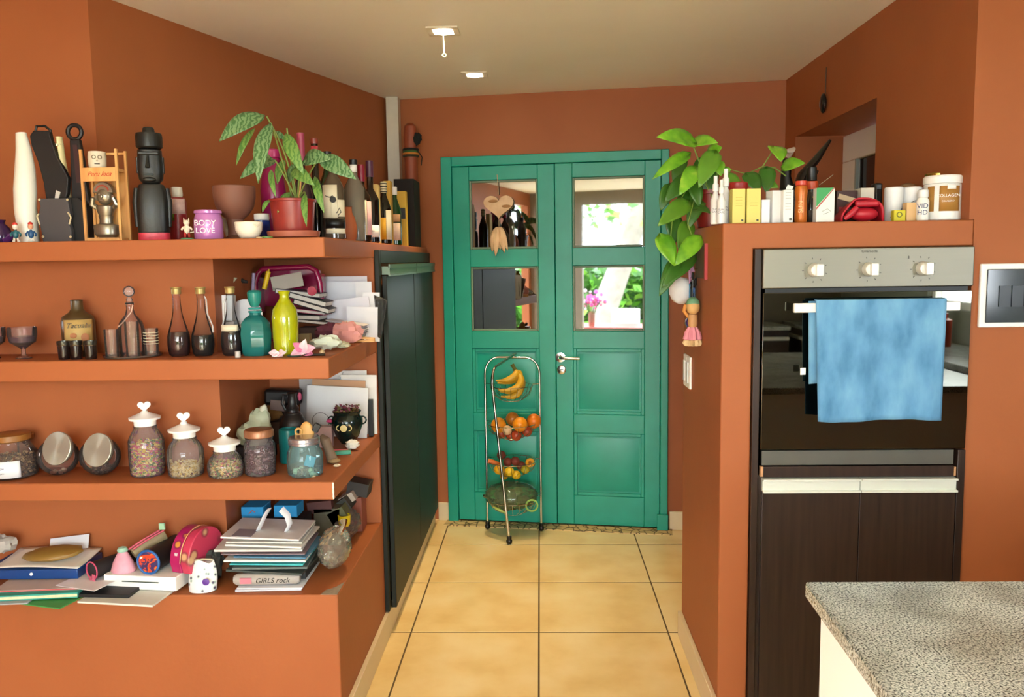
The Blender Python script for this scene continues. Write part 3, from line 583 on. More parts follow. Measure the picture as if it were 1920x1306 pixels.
# red spray can with white cap
t, s = turned('spray_can', 'dark red spray can with a beige cap behind the figurine', 'spray can', 336, 445, 2.60, Z1, [('can', [(15, 445), (16, 442), (16, 372), (14, 366), (12, 364)], M('#8a1d22', .35)), ('cap', [(9, 363.8), (11, 360), (10, 346), (9, 345)], M('#cfc6b2', .5))])
mk('label_band', G().patch(16.3*s, 50*s, 78*s, -1, 1), M('#c9a8a0', .5, 0, .3, 90), t, solid=.0004); mk('green_mark', G().patch(16.4*s, 38*s, 50*s, -1.3, -.4), M('#4f8c22', .5), t, solid=.0004)
# small white animal figurine
t = thing('figurine', 'small white cat figurine in red shorts on a green base', 'figurine', at(351, 444, 2.42, Z1), .4, group='tiny painted figurines on the top shelf')
mk('base', G().lathe([(.018, 0), (.018, .003), (.014, .005)], 16), M('#4f8a5a', .5), t); wf = M('#ded4bc', .5)
mk('torso', G().ball((0, 0, .03), (.009, .008, .014), 12, 8), wf, t); hh = mk('head', G().ball((0, 0, .049), (.009, .008, .008), 12, 8), wf, t)
for x in (-1, 1): mk('ear', G().tube([(x*.006, 0, .053), (x*.007, 0, .063)], [.003, .0005], 6), wf, hh); mk('arm', G().tube([(x*.008, 0, .036), (x*.015, -.003, .028)], .003, 6), wf, t); mk('leg', G().tube([(x*.005, 0, .019), (x*.006, -.002, .006)], .0035, 6), M('#a82a22'), t)
mk('tail', G().tube([(.008, .004, .02), (.02, .002, .022), (.022, 0, .034)], .002, 6), wf, t)
# pink jar with white lettering
t, s = turned('candle_jar', 'glossy pink jar with white lettering on the top shelf', 'jar', 392, 443, 2.44, Z1, [('jar', [(24, 443), (26, 440), (26, 408), (24, 400), (22, 396), (25, 395), (25, 391), (23, 389), (20, 389), (20, 400)], M('#b978b8', .2, .1))])
txt('BODY\nLOVE', t, (-6*s, -26.6*s, 22*s), .022, WHITE)
# shell behind
mk('seashell', G().tube([(0, 0, .055), (.01, 0, .068), (.03, -.004, .06), (.036, 0, .035), (.045, 0, .01), (.05, 0, 0.004)], [.004, .014, .011, .008, .009, .004], 12), M('#a89c84', .6, 0, .3, 60), loc=at(402, 430, 2.56, Z1), label='grey-white spiral seashell behind the pink jar', cat='seashell')
# brown pedestal bowl
turned('goblet', 'matte brown footed goblet beside the potted plant', 'goblet', 443, 440, 2.54, Z1, [('foot', [(22, 440), (24, 438), (15, 432), (14, 420), (15, 402)], M('#6d4434', .6, 0, .08)), ('bowl', [(15, 401.8), (24, 394), (34, 380), (38, 362), (38.5, 342), (37, 341), (35, 362), (20, 385)], M('#7b4d3b', .6, 0, .08))])
t, s = turned('mortar_bowl', 'small white bowl with an orange pouring lip', 'bowl', 467, 443, 2.43, Z1, [('bowl', [(12, 443), (18, 440), (24, 428), (25.5, 413), (24, 412), (22, 426), (10, 436)], M('#e9e2d0', .35))])
mk('lip', G().tube([(8*s, -22*s, 26*s), (14*s, -22*s, 22*s), (20*s, -17*s, 26*s)], .003, 8), M('#d8cfba', .35), t)
t, s = turned('cream_jar', 'small dark blue cream jar with a white lid', 'jar', 492, 437, 2.56, Z1, [('jar', [(14, 437), (15, 435), (15, 402), (13, 401)], M('#1c2a6a', .2)), ('lid', [(13, 400.8), (14, 399), (14, 390), (12.5, 389)], WHITE)])
mk('screw_top', G().lathe([(.016, 0), (.016, .004), (.012, .006)], 18), M('#5e8a3c', .4), loc=at(501, 443, 2.41, Z1), label='small green bottle cap on the shelf edge', cat='cap')
mk('candle_stub', G().lathe([(.010, 0), (.010, .003), (.004, .004)], 14), M('#c9b088', .5), loc=at(486, 443, 2.40, Z1), label='tiny flat beige disc beside the green cap', cat='disc')
# magenta bottle
turned('glass_bottle', 'tall frosted magenta glass bottle behind the potted plant', 'bottle', 516, 438, 2.72, Z1, [('body', [(21, 438), (23, 434), (23, 345), (20, 320), (15, 305), (14, 285)], M('#8d1350', .25, 0, .2)), ('cap', [(15.5, 284.8), (16, 282), (16, 272), (14, 270)], M('#b02a6c', .3))])
# potted plant
Yp = 2.50; t, s = turned('potted_plant', 'green variegated houseplant in a terracotta red pot with saucer', 'potted plant', 551, 443, Yp, Z1, [('saucer', [(38, 443), (47, 440), (49, 430), (47, 429), (44, 436), (10, 437)], M('#b5664c', .45)), ('pot', [(34, 436.5), (36, 432), (41, 376), (43.5, 375), (44, 371), (41, 370), (39, 380)], M('#8f2f28', .35, 0, .1, 30)), ('soil', [(39, 378), (30, 376), (5, 375)], M('#2a1c12', .95, 0, .3, 80))], face=0)
o0 = t.location
def lmat(c1, c2):
    m, n, l, b = nodes_mat('veined_leaf'); b.inputs['Roughness'].default_value = .38
    tc = n.new('ShaderNodeTexCoord'); wv = n.new('ShaderNodeTexWave'); wv.inputs['Scale'].default_value = 26; wv.inputs['Distortion'].default_value = 8; wv.inputs['Detail Scale'].default_value = 2
    l.new(tc.outputs['Object'], wv.inputs[0]); r = ramp(n, l, wv.outputs['Fac'], [(.25, c1), (.6, c2)]); l.new(r.outputs[0], b.inputs['Base Color']); return m
LV = lmat('#3d6838', '#6f9264'); LV2 = lmat('#4c7a34', '#6f9448')
def lpx(parent, org, b, t_, w, Yb, Yt_, mat, nrm=(0, -1, .35), **k):
    pb, pt = Q(b[0], b[1], Yb)-org, Q(t_[0], t_[1], Yt_)-org
    return mk('leaf', G().leaf(pb, pt, w*S(b[0], b[1], Yb), nrm, **k), mat, parent, solid=.0008, ang=60)
for b_, t_, w, yb, yt, mt in (((497, 216), (411, 265), 38, 2.46, 2.38, LV), ((508, 230), (484, 344), 30, 2.44, 2.36, LV), ((478, 240), (443, 310), 14, 2.5, 2.46, LV2), ((518, 300), (450, 335), 30, 2.52, 2.42, LV), ((475, 285), (512, 300), 18, 2.56, 2.5, LV), ((508, 318), (517, 370), 12, 2.45, 2.40, LV2), ((535, 250), (570, 328), 26, 2.46, 2.41, LV2), ((540, 345), (575, 300), 24, 2.52, 2.44, LV), ((548, 318), (590, 348), 26, 2.46, 2.40, LV2),
        ((568, 302), (622, 298), 34, 2.48, 2.42, LV), ((598, 295), (668, 336), 34, 2.46, 2.42, LV), ((572, 362), (575, 425), 13, 2.44, 2.38, LV2), ((590, 330), (608, 400), 16, 2.47, 2.42, LV2), ((545, 360), (520, 400), 16, 2.5, 2.44, LV2), ((533, 300), (520, 345), 18, 2.52, 2.48, LV2), ((560, 290), (547, 265), 12, 2.5, 2.46, LV), ((512, 250), (538, 262), 14, 2.52, 2.5, LV), ((505, 375), (492, 398), 10, 2.42, 2.38, LV2)):
    lpx(t, o0, b_, t_, w, yb, yt, mt)
for pth in (((552, 372), (548, 300), (500, 218)), ((548, 372), (530, 300), (508, 230)), ((556, 372), (545, 300), (538, 240)), ((558, 372), (560, 330), (568, 302)), ((560, 372), (575, 330), (598, 296)), ((555, 372), (535, 330), (516, 300)), ((562, 372), (570, 355), (572, 362))):
    pp = [Q(x, y, 2.5-.02*i)-o0 for i, (x, y) in enumerate(pth)]; q = []
    for i in range(9): u = i/8; q.append(pp[0]*(1-u)**2+pp[1]*2*u*(1-u)+pp[2]*u*u)
    mk('stem', G().tube(q, .0025, 6), M('#7a8a3c', .5), t)
mk('support_stick', G().tube([(.02, 0, 68*s), (.035, -.01, 130*s)], .003, 6), PINE, t)
# ---- bottles along the ledge
def bottle(px, pyb, Y, lab, body, cap, bh, nr, r, top, sh, glass=None, capr=None, bands=(), X=None, txts=(), cat='bottle', name='bottle', group='bottles standing along the ledge'):
    """rows: top = top of the cap, sh = (row where the shoulder starts, row where the neck starts), bh = row where the cap starts"""
    s = S(px, pyb, Y); t = thing(name, lab, cat, at(px, pyb, Y, Z1), facing(at(px, pyb, Y, Z1)), group=group); zb = pyb; z = lambda y: (zb-y)*s
    prof = [(r*.8*s, 0), (r*s, 3*s), (r*s, z(sh[0])), (r*.9*s, z(sh[0])+.25*(z(sh[1])-z(sh[0]))), (nr*1.5*s, z(sh[0])+.75*(z(sh[1])-z(sh[0]))), (nr*s, z(sh[1])), (nr*s, z(bh))]
    mk('body', G().lathe(prof, 24), body, t); c = capr or nr*1.15
    mk('cap', G().lathe([(c*s, z(bh)+.0003), (c*1.02*s, z(bh)+.003), (c*s, z(top)-.001), (c*.8*s, z(top))], 20), cap, t)
    for nm, y0, y1, mt, a0, a1 in bands: 
        yy = (y0+y1)/2; rr = r if yy > sh[0] else nr
        mk(nm, G().patch((rr+.35)*s, z(y0), z(y1), a0, a1), mt, t, solid=.0006)
    for st, y, hh in txts: txt(st, t, (0, -(r+1.2)*s, z(y)), hh, M('#2a2420', .6))
    return t
CREAM = M('#e6dcc0', .6, 0, .08, 30); GREENB = M('#0d3a1a', .1, 0, .3); DARKB = M('#0b0808', .08); BROWNB = M('#2a1608', .1)
bottle(571, 445, 2.70, 'tall bottle with a long pink capsule behind the plant', M('#3a2a2e', .12), M('#a3405c', .35), 300, 6, 20, 248, (365, 318))
bottle(596, 446, 2.79, 'bottle with a red cap and red white neck label', M('#1a1510', .1), M('#8e3a2a', .4), 268, 6.5, 19, 258, (365, 330), bands=[('neck_label', 294, 272, M('#c23a4a', .5, 0, .3, 90), -1.3, 1.3)], capr=7.5)
bottle(619, 446, 2.87, 'dark green bottle with a black cap by the round-label flask', GREENB, BLACK, 298, 6, 19, 281, (355, 310), capr=8, bands=[('label', 418, 396, M('#c8c4bc', .6), -1, .6)])
t = bottle(628, 445, 2.69, 'flask with an oval black and white bird label', M('#55483a', .08, 0, .3), BLACK, 318, 8, 20, 302, (352, 324), bands=[('label', 405, 345, CREAM, -1.25, .35), ('lower_label', 403, 372, CREAM, -.3, 1.35), ('black_band', 424, 407, BLACK, -.9, 1.4), ('small_label', 434, 425, CREAM, -.9, 1.3)])
s = S(628, 445, 2.69); mk('printed_bird', G().ball((-.002, -20.8*s, 73*s), (6*s, .0012, 6*s), 14, 8).tube([(-.026, -17*s, 80*s), (-.012, -20.8*s, 77*s), (-.002, -21*s, 80*s)], .0012, 5).tube([(.008, -20.8*s, 48*s), (.018, -19*s, 58*s), (.022, -17*s, 50*s), (.012, -20*s, 44*s)], .0014, 5), M('#2a2522', .6), t, kind='stuff')
turned('reflection_jug', 'terracotta jug shape added for an orange reflection between the flask and the clear bottle', 'jug', 654, 446, 2.87, Z1, [('jug', [(12, 446), (15, 440), (16, 420), (13, 405), (8, 394), (7, 384), (9, 383)], M('#a85830', .7))])  # jug form added to stand in for an orange reflection among the bottles
bottle(667, 448, 2.98, 'clear spirits bottle with a black and white cap', GL('#b8b0a0', .35), BLACK, 306, 6.5, 19, 297, (352, 325), bands=[('neck_label', 320, 307, WHITE, -1.2, 1.2)], capr=7.5)
bottle(681, 449, 3.10, 'bottle with a maroon capsule and a tall cream and pink label', M('#201510', .1), M('#8a1230', .35), 337, 5.5, 17, 306, (370, 345), bands=[('label', 436, 372, CREAM, -1.2, .5), ('pink_label', 436, 374, M('#e0b0b4', .6, 0, .2, 60), .52, 1.3)])
bottle(697, 451, 3.27, 'dark wine bottle with a purple capsule and small white label', DARKB, M('#4a2038', .4), 329, 6, 16, 299, (372, 350), bands=[('label', 440, 418, M('#e8e4dc', .6), -.6, 1.1)], txts=[('ROSSO', 429, .008)])
def carton(px0, px1, top, pyb, Y, dpt, lab, h, group='bottles standing along the ledge', z=Z1, name='carton', cat='box', lids=(), rz=0, face=None):
    c = (px0+px1)/2; s = S(c, pyb, Y); p = at(c, pyb, Y, z); ww = (px1-px0)*s; hh = (pyb-top)*s
    t = thing(name, lab, cat, p, rz, group); mt = M(h, .6, 0, .05) if isinstance(h, str) else h
    mk('body', G().bb(-ww/2, ww/2, 0, dpt, 0, hh), mt, t, bev=.001); return t, ww, hh, s
t, ww, hh, s = carton(698, 711, 341, 451, 3.38, .05, 'cream carton behind the dark wine bottle', '#c9b070')
bottle(722, 453, 3.54, 'dark bottle with a striped neck and yellow label', M('#15110a', .08), M('#d8cfa8', .5), 358, 5, 13.5, 337, (390, 362), bands=[('label', 444, 404, M('#d6a024', .6, 0, .2, 50), -1.2, .2), ('cream_label', 444, 390, CREAM, .22, 1.2)])
for o in [o for o in bpy.data.objects if o.get('label') == 'dark bottle with a striped neck and yellow label']:
    s = S(722, 453, 3.54)
    for k in range(4): mk('neck_stripe', G().ring((0, 0, (97+k*5)*s), 6.1*s, .0022, 'z', 16, 6), BLACK, o)
carton(722, 735, 336, 455, 3.70, .05, 'tall yellow carton behind the striped-neck bottle', '#c79a34')
bottle(742, 456, 3.87, 'green bottle with a white cap and narrow pink label', GREENB, WHITE, 362, 4.5, 12, 347, (395, 368), bands=[('label', 446, 414, M('#e8c8b0', .6, 0, .2, 60), -1, .9), ('upper_label', 412, 398, M('#c99a6a', .6), -.8, .9)])
t, ww, hh, s = carton(746, 763, 357, 459, 4.02, .05, 'yellow carton with a black square near the corner', '#c7a02c')
mk('black_square', G().bb(-ww*.42, ww*.42, -.0012, -.0002, hh*.5, hh*.7), M('#1c1a18', .5), t)
mk('carton', G().bb(-.05, .05, 0, .2, 0, .333), M('#150f0b', .6, spec=.2), bev=.002, loc=(-.668, 4.15, Z1), label='big black carton at the far end of the ledge', cat='box', group='bottles standing along the ledge')
# carved stick in the corner
Ys = 4.43; s = S(776, 461, Ys); t = thing('rain_stick', 'reddish brown rain stick with a dark tassel in the corner', 'rain stick', at(775, 461, Ys, Z1))
mk('tube', G().lathe([(r*s, z*s) for r, z in [(12, 0), (12, 150), (12.5, 165), (13, 200), (11, 222), (5, 228)]], 20), M('#8a3f22', .55, 0, .2, 14), t)
for z, c in ((168, '#2c2a18'), (172, '#b8742c'), (176, '#3f5a2c'), (180, '#1a1a14')): mk('wrapped_band', G().ring((0, 0, z*s), 13.4*s, .006, 'z', 20, 6), M(c, .7), t)
mk('tassel', G().ball((14*s, -8*s, 198*s), (8*s, 6*s, 11*s), 12, 9, bumpy=.2).tube([(12*s, -8*s, 180*s), (22*s, -9*s, 165*s), (20*s, -8*s, 150*s)], .003, 5), M('#12140f', .9), t)

# ================================================================== second shelf
gl = GL('#f4ecec', .05)
def goblet2(px, pyb, lab, Y=2.45):
    s = S(px, pyb, Y); t = thing('glass_goblet', lab, 'goblet', at(px, pyb, Y, Z2), group='purple tinted glass goblets')
    mk('glass', G().lathe([(r*s, z*s) for r, z in [(14, 0), (14, 1), (4, 5), (4, 17), (10, 22), (22, 30), (25, 44), (25, 58), (24, 58), (22, 44), (18, 30), (4, 24)]], 28), gl, t)
    mk('purple_band', G().lathe([(r*s, z*s) for r, z in [(8, 24), (21, 31), (24, 40), (23, 41), (12, 39)]], 28), GL('#5a2a48', .5), t, label='dark purple glass at the bottom of the bowl')
goblet2(45, 670, 'purple bottomed glass goblet fully in view on the second shelf'); goblet2(-14, 670, 'glass goblet cut off by the left edge of the photo')
t, s = turned('ceramic_bottle', 'brown ceramic bottle with a tan script label', 'bottle', 151, 672, 2.50, Z2, [('body', [(26, 672), (29, 668), (29, 607), (26, 598), (14, 590), (11, 584), (10.5, 569), (11.5, 568), (9, 567)], M('#4a3a20', .35, 0, .2))])
mk('label', G().patch(29.4*s, 12*s, 69*s, -.95, .95), M('#b89a5c', .6, 0, .15, 40), t, solid=.0005); txt('Tacuaba', t, (0, -30.4*s, 58*s), .021, M('#3a2a18'), shear=.4)
mk('printed_fruit', G().ball((-9*s, -29.6*s, 40*s), (6*s, .0012, 5*s), 10, 6).ball((10*s, -29.4*s, 36*s), (7*s, .0012, 8*s), 10, 6), M('#a8683a', .6), t, kind='stuff')
for i, (px, lab) in enumerate(((121, 'leftmost small dark shot glass in front of the ceramic bottle'), (144, 'middle small dark shot glass in front of the ceramic bottle'), (171, 'rightmost small dark shot glass in front of the ceramic bottle'))):
    s = S(px, 672, 2.41); t = thing('shot_glass', lab, 'glass', at(px, 672, 2.41, Z2), group='dark shot glasses with metal rims')
    mk('cup', G().lathe([(r*s, z*s) for r, z in [(9.5, 0), (10, 2), (11, 26), (10, 26), (9, 6)]], 22), M('#1c1210', .12), t); mk('rim', G().lathe([(r*s, z*s) for r, z in [(11.2, 26.2), (11.8, 28), (11.8, 34), (11, 34), (10.6, 28)]], 22), M('#4b4a42', .25, .8), t)
    mk('silver_line', G().ring((0, 0, 26*s), 11.4*s, .0008), CHROME, t)
# decanter set
t = thing('round_tray', 'clear round glass tray carrying the decanter set', 'tray', at(250, 667, 2.468, Z2)); mk('dish', G().lathe([(.075, 0), (.082, .002), (.084, .007), (.080, .007), (.076, .003), (.01, .003)], 36), GL('#d8c8b8', .12), t)
s = S(248, 664, 2.50); t = thing('decanter', 'clear glass decanter with a ball stopper on the tray', 'decanter', at(249, 664, 2.50, Z2+.0035)); z = lambda y: (664-y)*s
mk('bottle', G().lathe([(r*s, z(y)) for r, y in [(21, 664), (23, 660), (23, 615), (20, 604), (9, 590), (6, 578), (7, 572), (6, 566)]], 28), GL('#f6eeee', .05), t)
mk('stopper', G().lathe([(5*s, z(565.6)), (6*s, z(562)), (3.5*s, z(558))], 18).ball((0, 0, z(547)), 10.5*s, 18, 12), GL('#ffffff', .12), t); mk('neck_collar', G().ring((0, 0, z(569)), 7*s, .002), M('#3a3a3a', .3, .6), t)
mk('ribbon', G().tube([(9*s, -6*s, z(572)), (6*s, -8*s, z(585)), (-8*s, -14*s, z(604)), (-16*s, -18*s, z(612))], .0018, 6), M('#d8b8a0', .5), t)
def tumbler(px, pyb, Y, top, r, lab, stripes=0):
    s = S(px, pyb, Y); h = (pyb-top)*s; t = thing('shot_glass', lab, 'glass', at(px, pyb, Y, Z2+.0035), group='clear glasses around the decanter')
    mk('glass', G().lathe([(r*.86*s, 0), (r*.9*s, .001), (r*s, h), (r*.93*s, h), (r*.82*s, .008), (.001, .008)], 26), GL('#f8efe8', .05, 1.45), t)
    for k in range(stripes): mk('etched_line', G().ring((0, 0, h*(.45+.1*k)), (r+.2)*.97*s, .0006), M('#efe8c8', .3), t)
tumbler(211, 668, 2.43, 617, 13, 'clear shot glass at the left of the decanter'); tumbler(250, 668, 2.425, 602, 13, 'clear tall glass in front of the decanter'); tumbler(285, 664, 2.45, 613, 13.5, 'clear shot glass with etched rings right of the decanter', 5)
# three liqueur cruets
for i, (px, col, liq, lab, hnd, lv) in enumerate(((337, '#f2e8e4', '#2a0f10', 'leftmost gold-capped bottle of dark liqueur', 0, 622), (382, '#f0eeea', '#07090c', 'middle gold-capped bottle with a handle and black liqueur', 1, 628), (437, '#e8ecee', '#241012', 'rightmost gold-capped bottle of dark liqueur near the teal decanter', 1, 620))):
    Y = 2.47; s = S(px, 667, Y); t = thing('liqueur_bottle', lab, 'bottle', at(px, 667, Y, Z2), group='gold-capped liqueur bottles'); z = lambda y: (667-y)*s
    mk('glass', G().lathe([(r*s, z(y)) for r, y in [(15, 667), (18.5, 663), (20.5, 647), (20, 630), (15.5, 613), (11, 598), (8, 583), (7, 568), (7, 552)]], 28), GL(col, .015, 1.22), t)
    mk('liqueur', G().lathe([(r*s, z(y)) for r, y in [(14, 665.5), (17.6, 662), (19.6, 647), (19.2, 630), (18.2, min(628, lv+4)), (17.2, lv), (1, lv)]], 28), M(liq, .08, spec=.8), t)
    mk('cap', G().lathe([(8.5*s, z(551.6)), (8.8*s, z(548)), (8.8*s, z(542)), (10*s, z(541)), (9.5*s, z(539))], 20), M('#a8935a', .4, .5), t)
    if hnd:
        q = [(7*s, z(556)), (10*s, z(562)), (11.5*s, z(590)), (20*s, z(612)), (20.5*s, z(624))] if i == 1 else [(-7*s, z(556)), (-12*s, z(570)), (-14*s, z(600)), (-19*s, z(622))]
        mk('handle', G().tube([(a, 0, b_) for a, b_ in q], .0025, 8), GL('#f4f4f4', .35), t)
    if i == 2: mk('neck_label', G().patch(19*s, 46*s, 58*s, -1, 1), M('#d8d0b8', .5), t, solid=.0005)
mk('small_cap', G().lathe([(.008, 0), (.0085, .004), (.008, .018), (.006, .019)], 14), M('#b5b0ac', .4), loc=at(446, 667, 2.405, Z2), label='small grey cap in front of the liqueur bottle', cat='cap')
# teal decanter
s = S(485, 665, 2.47); t = thing('teal_decanter', 'faceted teal glass decanter with a flared stopper', 'decanter', at(482, 665, 2.47, Z2)); z = lambda y: (665-y)*s
mk('body', G().lathe([(r*s, z(y)) for r, y in [(24, 665), (27, 660), (29, 625), (27, 605), (20, 596), (11, 590), (10, 582)]], 8, sq=.15), GL('#2a8a88', .55, 1.5), t)
mk('collar', G().ring((0, 0, z(584)), 10.5*s, .0035).ring((0, 0, z(578)), 10.5*s, .003), M('#2f8f8c', .15), t, kind='stuff'); mk('stopper', G().lathe([(r*s, z(y)) for r, y in [(7, 575), (10, 570), (13, 560), (13.5, 548), (10, 544), (4, 546)]], 10), GL('#2a9a90', .6, 1.5), t)
mk('dark_contents', G().lathe([(23*s, z(663)), (26*s, z(659)), (27.4*s, z(636)), (1*s, z(634))], 8, sq=.15), M('#1c241c', .4, 0, .3, 50), t)
# chartreuse vase
turned('glass_vase', 'opaque yellow green glass vase on the second shelf', 'vase', 537, 657, 2.47, Z2, [('body', [(19, 657), (22, 654), (23.5, 620), (24, 590), (22, 572), (14, 560), (9, 552), (8.5, 545), (11.5, 539), (10, 538), (7, 548)], M('#a3a80e', .12, 0, .15, 9, coat=.5))])
# origami flower
def petals(name, lab, cat, px, py, Y, z, n, L, c, cols, lift=.6):
    t = thing(name, lab, cat, at(px, py, Y, z))
    for i in range(n):
        a = 2*PI*i/n+.3; d = Vector((math.cos(a), -.35, max(-.25, math.sin(a)*lift*1.6))); 
        mk('petal', G().leaf((0, 0, L*.35), Vector((0, 0, L*.35))+d*L, L*.7, (0, -1, .4), fold=.4), M(cols[i % len(cols)], .7, 0, .1, 40), t, solid=.0006)
    mk('centre', G().ball((0, 0, L*.3), L*.3, 10, 7), M(cols[0], .7), t); return t
petals('paper_flower', 'pink folded paper star flower at the foot of the yellow green vase', 'paper flower', 571, 664, 2.43, Z2, 6, .04, 0, ['#dfa9bc', '#e8c8d2', '#c96f92'])
petals('paper_flower', 'flattened pink and white paper flower left of the star flower', 'paper flower', 522, 664, 2.41, Z2, 5, .028, 0, ['#dcb4bc', '#f0ecec'], .2)
g = G().tube([(-.02, 0, .004), (.0, 0, .003), (.02, .002, .004)], .0025, 6); mk('hair_tie', G().ring((0, 0, .003), .018, .0028), M('#20342e', .5), loc=at(552, 668, 2.41, Z2), label='dark green hair tie on the shelf edge', cat='hair tie')
mk('pen', G().tube([(-.03, -.005, .004), (.03, .004, .004)], .0035, 8), BLACK, loc=at(590, 664, 2.42, Z2), label='short black pen lying at the shelf edge', cat='pen')
# ---- clutter in the alcove of the second shelf
def blk(name, lab, cat, x0, x1, y0, y1, Y, dp, c, z=None, rz=0, ry=0, rx=0, bev=.0015, group=None, gap=0):
    """box seen from the front: picture span, distance, depth; z overrides the foot height"""
    cx, cy = (x0+x1)/2, (y0+y1)/2; p = Q(cx, cy, Y); s = S(cx, cy, Y); w, h = (x1-x0)*s, (y1-y0)*s
    if z is not None: p.z = z+h/2
    mt = M(c, .65, 0, .07, 25) if isinstance(c, str) else c
    return mk(name, G().box((0, dp/2, 0), (w, dp, h)), mt, loc=p, rot=(rx, ry, rz), bev=bev, label=lab, cat=cat, group=group)
# white things at the left
blk('box', 'small white box behind the liqueur bottles', 'box', 415, 436, 553, 601, 2.63, .03, '#e8e8ea', ry=.05).location.z -= .0
blk('canister', 'shiny silver tin below the small white box', 'tin', 416, 440, 602, 655, 2.63, .05, M('#b8b4b4', .25, .7, .2, 20), z=Z2)
t = thing('round_plate', 'round white plate with a small black hole standing in the alcove', 'plate', at(459, 600, 2.70, Z2)); s = S(452, 560, 2.70)
mk('disc', G().lathe([(31*s, 0), (33*s, .003), (31*s, .006), (1*s, .007)], 40, X=Matrix.Translation((0, .01, 38*s+.035)) @ Matrix.Rotation(PI/2-.15, 4, 'X')), M('#f0eff0', .35), t)
mk('hole', G().lathe([(.006, 0), (.006, .002)], 14, X=Matrix.Translation((20*s, -.004, 38*s+.05)) @ Matrix.Rotation(PI/2-.15, 4, 'X')), BLACK, t)
mk('stand', G().bb(-.04, .04, -.005, .03, 0, .034), M('#8a8488', .3, .5), t)
mk('cable', G().tube([(-.03, -.02, .05), (0, -.03, .08), (.03, -.02, .10), (.05, -.01, .07)], .002, 6), M('#9a9694', .4), t)
mk('dried_leaf', G().leaf((0, 0, 0), (.05, 0, .03), .03, fold=.3), M('#a09478', .8), loc=Q(418, 538, 2.75), solid=.001, label='curled beige dried leaf above the round white plate', cat='leaf')
mk('sunglasses', G().tube([(0, 0, 0), (.03, 0, .006), (.06, 0, -.002)], [.008, .010, .004], 8), M('#2e2c28', .3), loc=Q(432, 528, 2.82), label='dark glasses case end poking out above the plate', cat='case')
mk('marker_pen', G().tube([(0, 0, 0), (.006, 0, .06)], .006, 10), M('#8a7a98', .4), loc=Q(474, 545, 2.8), label='lilac marker leaning between plate and pink basket', cat='marker')
# magenta basket with papers in it
Yb = 2.90; s = S(545, 550, Yb); t = thing('basket', 'tilted magenta plastic basket full of notebooks', 'basket', at(545, 600, Yb, Z2))
z = lambda y: Q(545, y, Yb).z-Z2
o = [(-62, 575), (-64, 530), (-58, 512), (-48, 503), (38, 500), (52, 508), (58, 530), (60, 575)]
mt = M('#8a123f', .2, 0, .1)
mk('rim', G().tube([(a*s, 0, z(y)) for a, y in o], .010, 10), mt, t); 
i_ = [(a*s*.96, z(y)) for a, y in o]
mk('back_wall', G().prism(i_, .07, .075), mt, t)
mk('right_wall', G().prism([(0, z(585)), (.0, z(512)), (.07, z(516)), (.07, z(585))], 53*s, 59*s, 'x'), mt, t)
mk('left_wall', G().prism([(0, z(585)), (.0, z(520)), (.07, z(520)), (.07, z(585))], -63*s, -60*s, 'x'), mt, t)
mk('bottom', G().bb(-62*s, 58*s, 0, .07, 0, .006), mt, t)
def book(lab, x0, x1, y0, y1, Y, c, rz=0, ry=0, pages='#d8d2c8', name='notebook', cat='notebook', group=None):
    cx, cy = (x0+x1)/2, (y0+y1)/2; s = S(cx, cy, Y); w, h = (x1-x0)*s, (y1-y0)*s; d = .10
    t = thing(name, lab, cat, Q(cx, cy, Y), group=group, rot=(0, ry, rz))
    mk('cover', G().bb(-w/2, w/2, 0, d, h/2-h*.16, h/2).bb(-w/2, w/2, 0, d, -h/2, -h/2+h*.16).bb(-w/2, -w/2+.003, 0, d, -h/2+h*.16, h/2-h*.16), M(c, .5), t, bev=.0006)
    mk('pages', G().bb(-w/2+.0031, w/2-.002, .002, d-.002, -h/2+h*.161, h/2-h*.161), M(pages, .8, 0, .15, 90), t); return t
blk('card', 'grey cardboard sheet tilted in the magenta basket', 'card', 508, 568, 514, 541, 2.86, .004, '#a79d90', ry=-.16)
mk('marker_pen', G().tube([(-.008, 0, -.03), (.010, 0, .03)], .0085, 12).tube([(.010, 0, .03), (.012, 0, .037)], .004, 8), M('#d6ae10', .3), loc=Q(499, 525, 2.85), label='fat yellow marker standing in the basket', cat='marker')
for a in ((515, 600, 545, 554, 2.84, '#59505a', 0, .12, 'slate notebook at the top of the basket pile'), (540, 612, 556, 567, 2.83, '#1c1a1c', 0, .28, 'black notebook sliding out of the basket'), (548, 618, 569, 579, 2.82, '#141214', 0, .3, 'black notebook just under the sliding one'), (552, 610, 581, 588, 2.84, '#9c2450', 0, .12, 'thin magenta notebook in the basket pile'), (545, 600, 590, 600, 2.83, '#121012', 0, .05, 'black notebook low in the basket pile'), (555, 640, 602, 608, 2.83, '#3c3028', 0, .12, 'thin dark brown notebook at the bottom of the pile')):
    book(a[8], *a[:4], a[4], a[5], a[6], a[7])
mk('decorated_tin', G().lathe([(.015, 0), (.016, .01), (.015, .012)], 20, X=Matrix.Rotation(PI/2, 4, 'X')), M('#b03048', .2, 0, .4, 60), loc=Q(586, 545, 2.80), label='small round red patterned tin lid by the basket', cat='tin')
blk('wooden_box', 'dark brown low wooden box under the notebooks', 'box', 560, 625, 610, 640, 2.80, .08, '#3c261c', z=Z2)
blk('matchbox', 'small tan box right of the yellow green vase', 'box', 560, 580, 622, 648, 2.66, .03, '#8c7a54', z=Z2)
